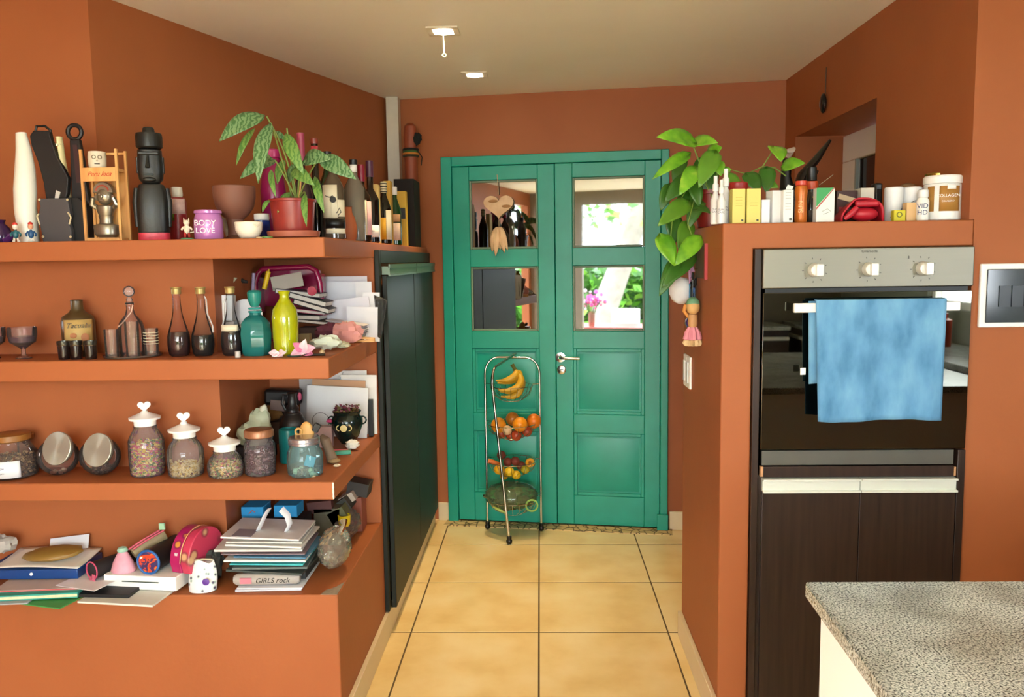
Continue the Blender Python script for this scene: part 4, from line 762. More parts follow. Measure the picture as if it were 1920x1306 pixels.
# white envelopes and papers at the right end
for i, (x0, x1, y0, y1, Y, ry, c, lab) in enumerate(((602, 690, 518, 630, 3.03, 0, '#cfcad0', 'tall white paper sheet at the back of the paper stack'), (612, 684, 528, 600, 3.01, .02, '#d6d6de', 'translucent white folder with a drawn motif'), (668, 698, 528, 640, 3.0, .0, '#dcdade', 'narrow white paper standing right of the folder'), (680, 712, 548, 640, 2.975, .03, '#e4e2e4', 'stepped white paper poking past the shelf end'), (610, 695, 560, 615, 2.95, -.1, '#d8d4dc', 'creased white sheet sagging over the stack'), (650, 708, 575, 634, 2.93, .04, '#e0dee2', 'white sheet at the front of the standing papers'))):
    blk('paper_sheet', lab, 'paper', x0, x1, y0, y1, Y, .003, M(c, .8, 0, .08, 14), ry=ry, bev=0, group='papers standing on the second shelf')
g = G()
for k in range(9): g.sheet(lambda u, v, k=k: (-.08+.17*u, -.03*u*0-.004*k, .004*k*(1-.3*u)+.012*math.sin(3*u+.3*k)), 10, 1) if 0 else g.box((.0, 0, k*.0034), (.13+.008*math.sin(k*5), .08, .0012), ry=.16)
mk('paper_pile', g, M('#d0ccd2', .8, 0, .15, 40), loc=Q(652, 612, 2.86)-Vector((0, 0, .012)), label='fanned pile of white papers below the standing sheets', cat='papers', kind='stuff')
g = G().sheet(lambda u, v: (.0+.05*u-.03*(1-v)*u, .01*math.sin(8*u+3*v), .14*v-.02*u), 10, 10)
mk('plastic_sleeve', g, GL('#8a8a88', .2, 1.5), loc=Q(703, 625, 2.97), solid=.0008, label='crumpled clear plastic sleeve hanging past the shelf end', cat='plastic sleeve')
# crumpled tissue pieces
def crumple(name, lab, cat, px, py, Y, z, rx_, ry_, rz_, c, n=.25, seg=14, group=None):
    return mk(name, G().ball((0, 0, rz_*(1+n)+.001), (rx_, ry_, rz_), seg, 9, bumpy=n), M(c, .85, 0, .12, 20), loc=at(px, py, Y, z), ang=25, label=lab, cat=cat, group=group)
crumple('tissue', 'crumpled mint and white tissue near the shelf edge', 'tissue', 612, 655, 2.56, Z2, .045, .03, .021, '#d2d8c4'); crumple('tissue', 'crumpled salmon pink tissue near the shelf end', 'tissue', 652, 645, 2.74, Z2, .048, .03, .033, '#d9958e')
crumple('tissue', 'small crumpled cream tissue between mint and pink ones', 'tissue', 640, 660, 2.62, Z2, .03, .02, .010, '#c9c4a0'); crumple('cloth', 'dark red and blue crumpled cloth behind the mint tissue', 'cloth', 622, 632, 2.80, Z2, .05, .03, .03, '#6e3442')
t = thing('clothespin', 'wooden clothespin lying at the right end of the shelf', 'clothespin', at(684, 636, 2.83, Z2)); mk('prong', G().box((0, 0, .014), (.07, .012, .008), ry=.08), PINE, t, bev=.001); mk('prong', G().box((0, 0, .004), (.07, .012, .007)), PINE, t, bev=.001); mk('spring', G().ring((0.005, 0, .009), .005, .0015, 'y', 12, 6), CHROME, t)
crumple('pebble', 'small round beige bead by the hair tie', 'bead', 604, 660, 2.44, Z2, .008, .008, .008, '#b89a74', .05); crumple('eraser', 'grey rounded stone near the standing papers', 'stone', 672, 628, 2.88, Z2, .03, .02, .026, '#8d8a88', .1)

# ================================================================== third shelf
lidw = M('#8a5a26', .4, 0, .2, 20)
def rings(g, n, rr, h, cols, r0=.0042, z0=.002):
    for i in range(n):
        a = random.uniform(0, 2*PI); r = rr*math.sqrt(random.random()); 
        if random.random() < .6: r = rr*random.uniform(.86, .99)
        X = Matrix.Translation((r*math.cos(a), r*math.sin(a), z0+r0+h*random.random())) @ Matrix.Rotation(random.uniform(0, 3), 4, 'X') @ Matrix.Rotation(random.uniform(0, 3), 4, 'Z')
        g.ring((0, 0, 0), r0*.72, r0*.36, 'z', 7, 4, random.choice(cols), X)
    return g
CER = [M('#c9a94a', .7), M('#b84a5e', .7), M('#d8c88a', .7), M('#5a7a3a', .7), M('#8a5a8a', .7)]
BEAN = [M('#3a2418', .5), M('#6b5238', .6), M('#a8906a', .6)]
# wooden lidded jar with label, cut by the left edge
Y = 2.46; t, s = turned('storage_jar', 'wide glass jar with a wooden lid and white label at the left edge', 'jar', 26, 892, Y, Z3, [('glass', [(36, 892), (42, 888), (46, 870), (44, 850), (34, 834), (31, 828), (31, 824)], GL('#f0e4dc', .06)), ('lid', [(31, 823.7), (33, 822), (33, 812), (31, 811)], lidw)])
mk('label', G().patch(46.5*s, 6*s, 37*s, -1.0, .25), M('#dfe3ea', .6), t, solid=.0006); txt('CEREAL', t, (-22*s, -44*s, 24*s), .008, M('#2a3a6a')); txt('ACHOCOLATADO', t, (-22*s, -44*s, 15*s), .005, M('#3a3a4a'))
mk('granola', rings(G(), 260, 35*s, 34*s, (0, 1, 2), .006, .003), BEAN, loc=at(26, 892, Y, Z3), label='brown cereal pieces inside the wooden-lidded jar', cat='cereal', kind='stuff')
mk('wooden_coaster', G().lathe([(.028, 0), (.030, .003), (.030, .016), (.028, .018)], 24).ring((0, 0, .020), .022, .002), lidw, loc=at(46, 842, 2.54, Z3)+Vector((0, 0, .0985)), label='round wooden jar cover peeping up behind the first jar', cat='lid')
mk('storage_jar', G().lathe([(.018, 0), (.02, .004), (.02, .086), (.018, .095), (.018, .0983)], 24), GL('#eadfd6', .08), loc=at(46, 842, 2.545, Z3), label='plain glass jar hidden behind the left jar', cat='jar')
# two slanting jars with brushed steel lids
def radial(name):
    m, n, l, b = nodes_mat(name); b.inputs['Metallic'].default_value = .65; b.inputs['Roughness'].default_value = .35; b.inputs['Base Color'].default_value = hexc('#b4bab0')+(1,); b.inputs['Anisotropic'].default_value = .8
    tc = n.new('ShaderNodeTexCoord'); tg = n.new('ShaderNodeTangent'); tg.direction_type = 'RADIAL'; tg.axis = 'Z'; l.new(tg.outputs[0], b.inputs['Tangent']); return m
RAD = radial('spun_steel')
def slant(px, py, lab, fill, cx):
    Y = 2.46; s = S(px, py, Y); p = at(cx, 889, Y+.01, Z3); t = thing('slanted_jar', lab, 'jar', p, group='slanting jars with steel lids')
    mk('glass', G().ball((0, 0, 36*s), (37*s, 34*s, 36*s), 28, 18), GL('#f2e6e0', .05), t)
    q = Q(px, py, Y-.052)-p; ax = Vector((-.22, -.95, .28)).normalized(); X = Matrix.Translation(q) @ ax.to_track_quat('Z', 'Y').to_matrix().to_4x4()
    mk('lid', G().lathe([(29*s, -.012), (30*s, -.01), (31*s, 0), (30*s, .0015), (.001, .002)], 36), RAD, t, rot=X.to_euler(), loc=q)
    mk('lid_seal', G().lathe([(27*s, -.02), (28.5*s, -.0125)], 32, cap=False), M('#5b5048', .4), t, rot=X.to_euler(), loc=q)
    mk(fill[0], rockpile(fill[1], ((-.02, .02), (-.018, .018), (.004, .004+fill[2])), (.004, .008), (0, 1)), [M(fill[3], .5), M(fill[4], .5)], loc=p+Vector((0, 0, .008)), label=fill[5], cat=fill[6], kind='stuff')
slant(106, 840, 'slanting glass jar with steel lid, the emptier left one', ('sugar_lumps', 10, .004, '#b8a890', '#d8d0c0', 'few pale crumbs in the left slanting jar', 'crumbs'), 112)
slant(182, 843, 'slanting glass jar with steel lid and dark contents', ('dark_beans', 110, .018, '#2a1a16', '#44302a', 'dark beans in the right slanting jar', 'beans'), 190)
# heart-knobbed jars
def heart_jar(px, top_lid, neck, body_top, lab, r, Y, fl, fh, cols, fr, flab, fcat, fn, knob):
    s = S(px, 890, Y); t = thing('heart_lid_jar', lab, 'jar', at(px, 890, Y, Z3), facing(at(px, 890, Y, Z3)), group='ribbed jars with white heart lids'); z = lambda y: (890-y)*s
    mk('glass', G().lathe([(r*.86*s, z(890)), (r*.95*s, z(887)), (r*s, z((890+body_top)/2)), (r*.98*s, z(body_top+10)), (r*.86*s, z(body_top)), (r*.62*s, z(neck+4)), (r*.66*s, z(neck))], 72, rib=(24, .012)), GL('#f4f0f2', .09), t)
    ld = mk('lid', G().lathe([(r*.6*s, z(neck-.5)), (r*.62*s, z(neck-11)), (r*.86*s, z(neck-12)), (r*.88*s, z(neck-16)), (r*.5*s, z(neck-21)), (r*.22*s, z(neck-25)), (r*.14*s, z(knob+17))], 36), M('#f0efea', .22), t)
    hp = []
    for i in range(28):
        a = 2*PI*i/28; hp.append((.72*s*16*math.sin(a)**3, z(knob+8)+.66*s*(13*math.cos(a)-5*math.cos(2*a)-2*math.cos(3*a)-math.cos(4*a))))
    mk('heart_knob', G().prism(hp, -.007, .007), M('#f4f2ee', .22), ld, bev=.003)
    mk(fn, rings(G(), fl, r*.84*s, fh*s, cols, fr), CER, loc=at(px, 890, Y, Z3), label=flab, cat=fcat, kind='stuff')
heart_jar(278, 752, 797, 815, 'tall ribbed jar with white heart lid full of coloured cereal rings', 32, 2.47, 900, 58, (0, 0, 1, 2, 3, 4, 1), .0048, 'pink, yellow and green cereal rings in the tall jar', 'cereal', 'cereal_rings', 752)
heart_jar(350, 771, 818, 832, 'medium ribbed jar with white heart lid holding a little pale cereal', 33, 2.46, 420, 20, (2, 2, 0), .0034, 'pale cereal in the bottom of the medium jar', 'cereal', 'cereal_flakes', 771)
heart_jar(424, 797, 842, 856, 'short ribbed jar with white heart lid holding tiny sprinkles', 33, 2.45, 520, 24, (2, 2, 0, 3, 1), .0034, 'cream and green sprinkles in the short jar', 'sprinkles', 'sprinkles', 797)
# bronze lidded jar
Y = 2.47; t, s = turned('storage_jar', 'cylindrical glass jar with a copper lid and dark red dried petals', 'jar', 489, 888, Y, Z3, [('glass', [(25, 888), (28, 885), (29, 850), (28, 830), (24, 824), (26, 818)], GL('#eee6ea', .07)), ('lid', [(25, 817.7), (27, 816), (27, 806), (25, 803), (5, 802)], M('#9a6a4c', .35, .4))])
mk('dried_petals', rings(G(), 420, 25*s, 42*s, (0, 0, 1), .005, .003), [M('#4a1424', .6), M('#8a6a70', .6)], loc=at(489, 888, Y, Z3), label='dark red dried petals in the copper-lidded jar', cat='petals', kind='stuff')
# squat jar with silver lid
Y = 2.46; t, s = turned('storage_jar', 'squat square-shouldered blue glass jar with a silver screw lid', 'jar', 573, 890, Y, Z3, [('glass', [(28, 890), (32, 886), (33, 870), (32, 848), (27, 838), (27, 832)], GL('#bfe4e8', .15), {'sq': .25}), ('lid', [(27, 831.7), (29, 831), (29, 827), (28, 826), (29, 825), (29, 820), (27, 818), (4, 818)], M('#b0aeb4', .25, .8))], rz=.3)
mk('coins', rockpile(40, ((-.035, .035), (-.03, .03), (.004, .018)), (.005, .011), (0, 1, 2)), [M('#8a5a3a', .4), M('#c8c09a', .4), M('#5a3a30')], loc=at(573, 890, Y, Z3), label='brown and cream bits in the squat blue jar', cat='trinkets', kind='stuff')
mk('blue_shard', G().box((0, 0, 0), (.03, .004, .034), ry=.3), M('#3aa0c0', .2), loc=at(582, 880, Y, Z3)+Vector((0, 0, .04)), label='bright blue slip inside the squat jar', cat='slip')
# back row of the alcove
turned('tin_can', 'teal enamel can behind the copper-lidded jar', 'can', 544, 878, 2.62, Z3, [('can', [(17, 878), (18, 876), (18, 816), (16.5, 815), (16.5, 820)], M('#0f6a6a', .3, 0, .2))])
# black ribbed jug with carved wooden face peg
s = S(552, 835, 2.76); t = thing('ribbed_jug', 'black ribbed jug with a narrow neck behind the jars', 'jug', at(552, 850, 2.76, Z3)); z = lambda y: Q(552, y, 2.76).z-Z3
pr = [(18*s, 0), (22*s, .004), (24*s, z(830))]
for k in range(12): yy = 826-k*5; r_ = 27*math.sin(PI*(.30+.055*k))**.7; pr += [(r_*s, z(yy)), (r_*.94*s, z(yy-3))]
pr += [(12*s, z(764)), (8*s, z(758)), (7*s, z(740)), (9*s, z(736))]
mk('body', G().lathe(pr, 28), M('#191615', .4), t); mk('handle', G().tube([(-8*s, 0, z(742)), (-16*s, 0, z(740)), (-19*s, 0, z(755)), (-13*s, 0, z(768))], .005, 8), M('#191615', .4), t)
t = thing('carved_face', 'pale wooden carved ear and cheek standing in the squat jar', 'carving', Q(571, 835, 2.50)); s = S(571, 820, 2.5); cw = M('#c99a55', .5, 0, .1)
mk('cheek', G().ball((5*s, 0, 22*s), (14*s, .010, 24*s), 16, 10), cw, t); mk('ear', G().ring((-8*s, -.011, 28*s), 6*s, .0035, 'y', 18, 8), cw, t); mk('ear_lobe', G().tube([(-13*s, -.011, 26*s), (-13*s, -.011, 10*s), (-11*s, -.01, 2*s)], .004, 8), cw, t)
mk('peg', G().box((24*s, 0, 34*s), (12*s, .012, 16*s), ry=.5), BLACK, t, bev=.001)
t = thing('conch_shell', 'greenish white conch shell on the third shelf', 'shell', at(476, 812, 2.68, Z3)); t.scale = (1.3, 1.2, 1.42); mk('body', G().ball((0, 0, .055), (.045, .028, .03), 18, 12, bumpy=.12).ball((.02, -.005, .085), (.028, .022, .032), 14, 10, bumpy=.12), M('#aab094', .6, 0, .25, 30), t, ang=30)
mk('spire', G().tube([(.025, 0, .09), (.03, -.004, .12), (.035, -.004, .125)], [.018, .009, .003], 10), M('#c8c8b0', .6), t); mk('dark_base', G().bb(-.05, .05, -.02, .03, 0, .03), M('#1a1614'), t, bev=.004)
crumple('wooden_clog', 'brown carved wooden clog at the back of the third shelf', 'clog', 503, 795, 2.9, Z3+.075, .055, .03, .03, '#6b4a1e', .06); blk('block', 'dim wooden block under the carved clog', 'block', 478, 524, 796, 838, 2.88, .05, '#4a3626', z=Z3)
blk('handbag', 'black leather pouch at the top back of the alcove', 'pouch', 494, 560, 731, 760, 2.94, .06, M('#0f0d0d', .45), ry=.05, bev=.01); blk('box', 'dark brown box holding up the black pouch', 'box', 500, 550, 770, 845, 2.98, .05, '#2a1c16', z=Z3)
blk('name_tag', 'grey metal tag with a corner hole beside the jug neck', 'tag', 506, 534, 750, 770, 2.84, .003, M('#6e5a54', .4, .3), ry=.12)
crumple('tassel', 'small bright pink tassel against the envelopes', 'tassel', 562, 752, 2.93, Q(562, 752, 2.93).z, .007, .006, .014, '#e0688c', .2)
for (x0, x1, y0, y1, Y, ry, c, lab) in ((563, 640, 715, 835, 3.045, 0, '#bdb8b4', 'grey white envelope at the back left of the stack'), (610, 690, 709, 830, 3.035, .0, '#d4d0cc', 'white letter with a printed heading and blue line'), (640, 707, 710, 822, 3.02, .02, '#dedad4', 'rounded white folder at the right end of the third shelf'), (585, 685, 725, 830, 3.0, .05, '#b98d6a', 'tan kraft envelope slanting behind the white one'), (575, 690, 735, 830, 2.975, .06, '#dcdad8', 'large white envelope leaning at the front of the stack')):
    o = blk('envelope', lab, 'envelope', x0, x1, y0, y1, Y, .003, M(c, .75, 0, .08, 14), ry=ry, bev=0, group='envelopes standing on the third shelf', z=Z3+.001 if ry == 0 else Z3+.006)
    if 'heading' in lab: hh = (y1-y0)*S(650, 770, Y)/2; txt('E.......', o, (.0, -.001, hh-.012), .012, M('#4a4a4a')); mk('blue_line', G().bb(-.02, .06, -.0012, -.0002, hh-.03, hh-.024), M('#8ab4c8', .6), o)
blk('phone_case', 'black slab standing between envelope and folder', 'case', 690, 699, 745, 815, 2.99, .02, M('#0e0d0d', .4), z=Z3+.002)
# cauldron pot with moons
Y = 2.85; s = S(652, 800, Y); t = thing('cauldron_pot', 'dark green glass cauldron with three gold moons and dry flowers', 'pot', at(652, 822, Y, Z3)); z = lambda y: Q(652, y, Y).z-Z3
mk('body', G().lathe([(r*s, max(0, z(y))) for r, y in [(12, 830), (22, 815), (29, 795), (29, 785), (24, 776), (27, 770), (26, 769), (22, 777)]], 28), M('#0c1c18', .12, 0, .3), t)
for x in (-1, 1): mk('handle', G().ring((x*29*s, 0, z(787)), 7*s, .003, 'y', 16, 6), M('#1c2c28', .15), t)
gd = M('#cdb678', .5); mk('moon_disc', G().lathe([(6.5*s, 0), (6.5*s, .003), (5*s, .004)], 20, X=Matrix.Translation((0, -28.2*s, z(797))) @ Matrix.Rotation(PI/2, 4, 'X')), gd, t)
for x in (-1, 1): mk('crescent', G().ring((x*9*s, -26.5*s, z(797)), 5*s, .0018, 'y', 12, 6, a0=(PI/2 if x > 0 else -PI/2)-PI*.0+(PI if x > 0 else PI), a1=(PI/2 if x > 0 else -PI/2)+PI+(PI if x > 0 else PI)), gd, t)
mk('dry_flowers', cloud(160, ((-22*s, 22*s), (-.03, .03), (z(776), z(760))), .018, (0, 1, 2)), [M('#5a4420'), M('#6a2a3a'), M('#7a7040')], t, kind='stuff')
# wire loop, pink bit, small debris
mk('wire_ring', G().ring((0, 0, .03), .03, .001, 'y', 24, 5), M('#5a5250', .3, .6), loc=Q(602, 805, 2.84)-Vector((0, 0, .0)), label='thin dark wire hoop left of the cauldron', cat='hoop')
blk('box', 'small dusty pink box left of the cauldron', 'box', 590, 622, 790, 830, 2.82, .03, '#b08a84', z=Z3)
crumple('hair_clip', 'small bright pink clip on top of the dusty pink box', 'clip', 620, 785, 2.84, Z3+.083, .016, .01, .006, '#d0487c', .15)
t = thing('wooden_figure', 'weathered brown wooden figure leaning right of the squat jar', 'carving', at(618, 862, 2.60, Z3)); mk('body', G().tube([(.01, 0, .006), (.0, 0, .04), (-.012, 0, .075), (-.025, .005, .09)], [.019, .015, .017, .006], 12), M('#7a6450', .7, 0, .3, 25), t); mk('foot', G().ball((.016, -.008, .009), (.022, .015, .009), 12, 8), M('#96784e', .6), t)
crumple('tissue', 'white crumpled tissue below the cauldron', 'tissue', 661, 832, 2.78, Z3, .026, .018, .016, '#d8d2c4', .2); mk('eraser', G().box((0, 0, .006), (.055, .02, .012), rz=.25), M('#4a9a80', .6), loc=at(642, 840, 2.72, Z3), bev=.002, label='green rubber eraser on the third shelf', cat='eraser')
crumple('scrap', 'tiny crumpled beige scrap at the shelf edge', 'scrap', 632, 866, 2.54, Z3, .012, .008, .005, '#cdb89a', .2); mk('pencil', G().tube([(-.03, 0, .004), (.03, .01, .004)], .0035, 6), M('#c2545a'), loc=at(635, 838, 2.76, Z3), label='short red pencil behind the green eraser', cat='pencil')

# ================================================================== ledge
# left: blue folder and papers
LF = at(70, 1100, 2.45, 0)
# the notebooks and magazines beneath
def flat(name, lab, cat, px, py, z, w, d, h, c, rz=0, group='papers and notebooks on the ledge', pages=None, bev=.0008):
    k = (z-HCAM)/ray(px, py).z; p = ray(px, py)*k; t = None
    mt = M(c, .6, 0, .12, 18) if isinstance(c, str) else c
    o = mk(name, G().bb(-w/2, w/2, 0, d, 0, h), mt, loc=(p.x, p.y, z), rot=(0, 0, rz), bev=bev, label=lab, cat=cat, group=group)
    if pages: mk('page_edge', G().bb(-w/2+.002, w/2-.001, -.0006, -.0001, h*.25, h*.75), M(pages, .8, 0, .2, 80), o)
    return o
GZ = Z4
flat('magazine', 'green covered magazine jutting over the ledge at the left', 'magazine', 62, 1136, GZ+.0005, .19, .18, .004, '#3f8f4a', -.25)
flat('magazine', 'white magazine lying diagonally under the white console', 'magazine', 215, 1134, GZ+.0005, .24, .15, .006, '#cfd0c8', -.12)
flat('magazine', 'greyish magazine at the far left bottom of the pile', 'magazine', 5, 1134, GZ+.0048, .14, .18, .004, '#9ea6ac', .1)
flat('notebook', 'thick notebook with a turquoise cover and cream page edge', 'notebook', 60, 1124, GZ+.009, .26, .17, .016, '#2f9a8c', .12, pages='#d8cfa8')
flat('notebook', 'black notebook under the white console', 'notebook', 190, 1120, GZ+.007, .17, .16, .010, '#151416', -.05)
flat('magazine', 'magazine with a red and white cover above the turquoise notebook', 'magazine', 68, 1108, GZ+.0255, .25, .16, .006, '#b9a8a0', .1, pages='#c04a4a')
flat('paper_sheet', 'white sheet sticking out under the blue folder', 'paper', 140, 1103, GZ+.032, .15, .14, .002, '#e0dce0', -.3)
fz = GZ+.035
t = thing('document_box', 'royal blue flat document box with a white press stud', 'folder', Vector((at(70, 1098, 2.41, 0).x, 2.405, fz)), rz=.03, group='papers and notebooks on the ledge')
mk('box', G().bb(-.165, .130, 0, .155, 0, .030), M('#0c3c7c', .35, 0, .15), t, bev=.003); mk('stud', G().lathe([(.005, 0), (.005, .002), (.003, .003)], 14, X=Matrix.Translation((-.012, 0, .017)) @ Matrix.Rotation(PI/2, 4, 'X')), WHITE, t)
z5 = fz+.031
mk('paper_sheet', G().sheet(lambda u, v: (-.14+.27*u, .005+.145*v, .004*math.sin(4*u)+.014*v*v+.002*u), 10, 8), PAPER2, loc=(t.location.x, 2.405, z5+.002), solid=.0012, label='creased off-white sheets on the blue box', cat='paper', group='papers and notebooks on the ledge')
mk('padded_envelope', G().ball((0, 0, .016), (.09, .045, .016), 24, 10, bumpy=.05), M('#85662c', .5, 0, .2, 16), loc=(at(100, 1040, 2.47, 0).x, 2.475, z5+.012), rot=(.15, -.06, .15), label='mustard brown padded pouch on top of the papers', cat='pouch')
mk('paper_sheet', G().box((0, 0, 0), (.13, .002, .045), ry=-.12, rx=-.5), M('#d0d4dc', .7), loc=Q(130, 1018, 2.545), label='pale blue-white sheet standing behind the mustard pouch', cat='paper')
crumple('plastic_bag', 'crumpled translucent plastic bag at the far left of the ledge', 'bag', 6, 1050, 2.50, z5+.012, .04, .03, .028, '#b0aca6', .25)
# pencil cases
t = thing('pencil_case', 'black cylindrical pencil case edged with pink piping', 'pencil case', (at(174, 1090, 2.40, 0).x, 2.40, GZ+.0345), rot=(0, 0, -.5), group='pencil cases on the ledge'); X = Matrix.Rotation(-PI/2, 4, 'X')
mk('body', G().lathe([(.024, 0), (.026, .002), (.026, .15), (.02, .155)], 24, X=Matrix.Translation((0, 0, .030)) @ X), M('#1d1b1c', .6), t); mk('pink_piping', G().ring((0, -.001, .030), .0265, .0022, 'y'), M('#c04a6a', .5), t)
mk('zip_pull', G().bb(-.012, -.002, -.004, -.001, -.02, .012).bb(.004, .016, -.004, -.001, -.015, .02), M('#c25a74', .5), t, kind='stuff')
ZW = GZ+.0075
t = thing('game_console', 'flat white box-shaped game console with a disc slot', 'game console', (at(268, 1100, 2.40, 0).x-.003, 2.388, ZW+.001), rz=-.11)
mk('body', G().bb(-.118, .118, 0, .16, 0, .043), WHITE, t, bev=.002); mk('disc_slot', G().bb(-.058, .062, -.0012, .0, .023, .0265), M('#3a4a42', .3), t)
zc = ZW+.0445
t = thing('pencil_case', 'white and pink cone-shaped pouch with a mint top', 'pencil case', (at(233, 1080, 2.43, 0).x, 2.43, zc), group='pencil cases on the ledge')
mk('body', G().lathe([(.036, 0), (.038, .004), (.030, .03), (.017, .055), (.012, .062)], 20, sy=.8), M('#d79aac', .6, 0, .3, 30), t); mk('mint_top', G().lathe([(.015, .0625), (.016, .066), (.012, .074), (.004, .077)], 16), M('#9ac4b0', .6), t)
t = thing('pencil_case', 'long striped olive and pink pencil case pointing backwards', 'pencil case', (at(285, 1040, 2.47, 0).x, 2.46, zc+.03), rot=(0, 0, 0), group='pencil cases on the ledge')
mk('body', G().tube([(-.05, -.01, .018), (-.02, .02, .035), (.02, .06, .055)], [.016, .02, .018], 16), M('#8a7a5c', .6, 0, .3, 40), t)
for k in (-.008, .006): mk('pink_stripe', G().tube([(-.05+k, -.02, .034), (-.02+k, .008, .053), (.018+k, .048, .072)], .003, 6), M('#c8586c', .6), t)
mk('mint_tab', G().bb(.008, .026, .05, .056, .074, .094), M('#9ac4a4', .6), t)
t = thing('pencil_case', 'round tube pencil case with a blue rim and swirled orange end', 'pencil case', (at(282, 1085, 2.41, 0).x, 2.405, zc), rot=(0, 0, -.15), group='pencil cases on the ledge')
mk('body', G().lathe([(.034, 0), (.036, .002), (.036, .15), (.034, .152)], 28, X=Matrix.Translation((0, 0, .037)) @ X), M('#151416', .5), t); mk('blue_rim', G().ring((0, -.001, .037), .0355, .004, 'y', 28, 8), M('#1c5aa0', .35), t)
m, n, l, b = nodes_mat('swirl_print'); tc = n.new('ShaderNodeTexCoord'); no = n.new('ShaderNodeTexNoise'); no.inputs['Scale'].default_value = 38; no.inputs['Distortion'].default_value = 1.5; l.new(tc.outputs['Object'], no.inputs[0]); r = ramp(n, l, no.outputs['Fac'], [(.36, '#3a2a5a'), (.46, '#c8401c'), (.56, '#e8882a'), (.62, '#e8e8ee')]); r.color_ramp.interpolation = 'CONSTANT'; l.new(r.outputs[0], b.inputs['Base Color'])
mk('printed_end', G().lathe([(.033, 0), (.032, .002), (.001, .003)], 28, X=Matrix.Translation((0, 0, .037)) @ Matrix.Rotation(PI/2, 4, 'X')), m, t)
# pink half-moon tin case
t = thing('half_moon_case', 'pink half-moon vanity case patterned with flowers standing on its edge', 'case', (at(342, 1092, 2.40, 0).x, 2.405, zc+.0005), rz=-.32)
s = S(342, 1050, 2.42); hp = [(0, 0)]+[(.075-.085*math.cos(a), .125*math.sin(a)**.75) for a in [PI*i/18 for i in range(1, 18)]]+[(.15, 0)]
def flower_mat(c1, c2, c3, sc=26):
    m, n, l, b = nodes_mat('floral_print'); tc = n.new('ShaderNodeTexCoord'); v = n.new('ShaderNodeTexVoronoi'); v.inputs['Scale'].default_value = sc; l.new(tc.outputs['Object'], v.inputs[0]); r = ramp(n, l, v.outputs['Distance'], [(.18, c2), (.3, c3), (.42, c1)]); l.new(r.outputs[0], b.inputs['Base Color']); b.inputs['Roughness'].default_value = .35; return m
mk('body', G().prism(hp, -.040, .0, 'x'), flower_mat('#a81e5e', '#c98a3a', '#7a1a4a'), t, bev=.003); mk('lid', G().prism(hp, .0015, .032, 'x'), flower_mat('#c03a58', '#c9a078', '#8a3a44', 20), t, bev=.003)
mk('gold_seam', G().tube([(.0008, a-.001, b_+.0008) for a, b_ in hp[1:-1]], .0016, 6), M('#d8a070', .4), t)
mk('clasp', G().bb(-.022, -.012, -.005, -.0005, .05, .064).bb(-.026, -.008, -.003, -.0005, .035, .05), M('#e0dce0', .3, .3), t, kind='stuff')
# floral pouch
t = thing('floral_pouch', 'white floral zip pouch with purple and mint flowers at the ledge front', 'pouch', (at(380, 1115, 2.40, 0).x, 2.405, GZ+.001), rz=.1)
def fp(u, v): w = .040+.006*math.sin(PI*v)-.004*v; a = u*2*PI; return (w*math.cos(a)*(1-.12*v*v), .024*math.sin(a)*(1.1-.7*v)+.014*v, .086*v+.006*math.sin(3*a+1)*v)
g = G().sheet(fp, 28, 10); g.f.append(tuple(range(28))[::-1]); g.m.append(0); g.f.append(tuple(10*29+i for i in range(28))); g.m.append(0)
mk('body', g, flower_mat('#dcdce0', '#4a3a5a', '#b4ccc0', 60), t); mk('zip', G().tube([(-.03, .012, .088), (0, .008, .094), (.03, .012, .09)], .003, 6), M('#b0a890', .5), t)
mk('purple_flower', G().lathe([(.010, 0), (.011, .002), (.004, .004)], 12, X=Matrix.Translation((.018, -.026, .035)) @ Matrix.Rotation(PI/2, 4, 'X')), M('#5a3090', .5), t)
crumple('plastic_bag', 'dark grey crumpled plastic bag between floral pouch and papers', 'bag', 402, 1085, 2.47, GZ+.001, .03, .03, .045, '#3a3c38', .25)
# big stack of papers and magazines
ST = 'stack of papers and magazines on the ledge'
X0 = at(505, 1105, 2.42, 0).x; zz = GZ+.0005
names = [(0, .20, .22, .006, '#c8ccd8', .05, 'blue-white magazine at the very bottom of the big stack'), (.004, .20, .22, .004, '#e0e2ea', .02, 'white magazine second from the bottom of the stack')]
for dx, w, d, h, c, rz, lab in names:
    mk('magazine', G().bb(-w/2, w/2, 0, d, 0, h), M(c, .5, 0, .1, 18), loc=(X0+dx+.005, 2.395, zz), rot=(0, 0, rz), bev=.0008, label=lab, cat='magazine', group=ST); zz += h+.0006
t = thing('pencil_case', 'long soft pencil case printed with black lettering under the paper stack', 'pencil case', (X0-.005, 2.42, zz), rz=.06, group='pencil cases on the ledge')
mk('body', G().tube([(-.10, 0, .019), (-.09, 0, .019), (0, 0, .019), (.09, 0, .019), (.10, 0, .019)], [.012, .018, .0185, .018, .012], 16), M('#a8a29c', .6, 0, .15, 30), t); txt('GIRLS rock', t, (.02, -.0195, .019), .022, BLACK, shear=.3); mk('pink_patch', G().box((-.06, -.0185, .02), (.035, .002, .018)), M('#c8788a', .6), t)
mk('black_magazine_pile', G().bb(-.095, .10, .045, .2, 0, .036), M('#2a2c2c', .6, 0, .2), loc=(X0, 2.42, zz), label='dark block of magazines behind the printed pencil case', cat='magazines', group=ST, kind='stuff')
zz += .0395
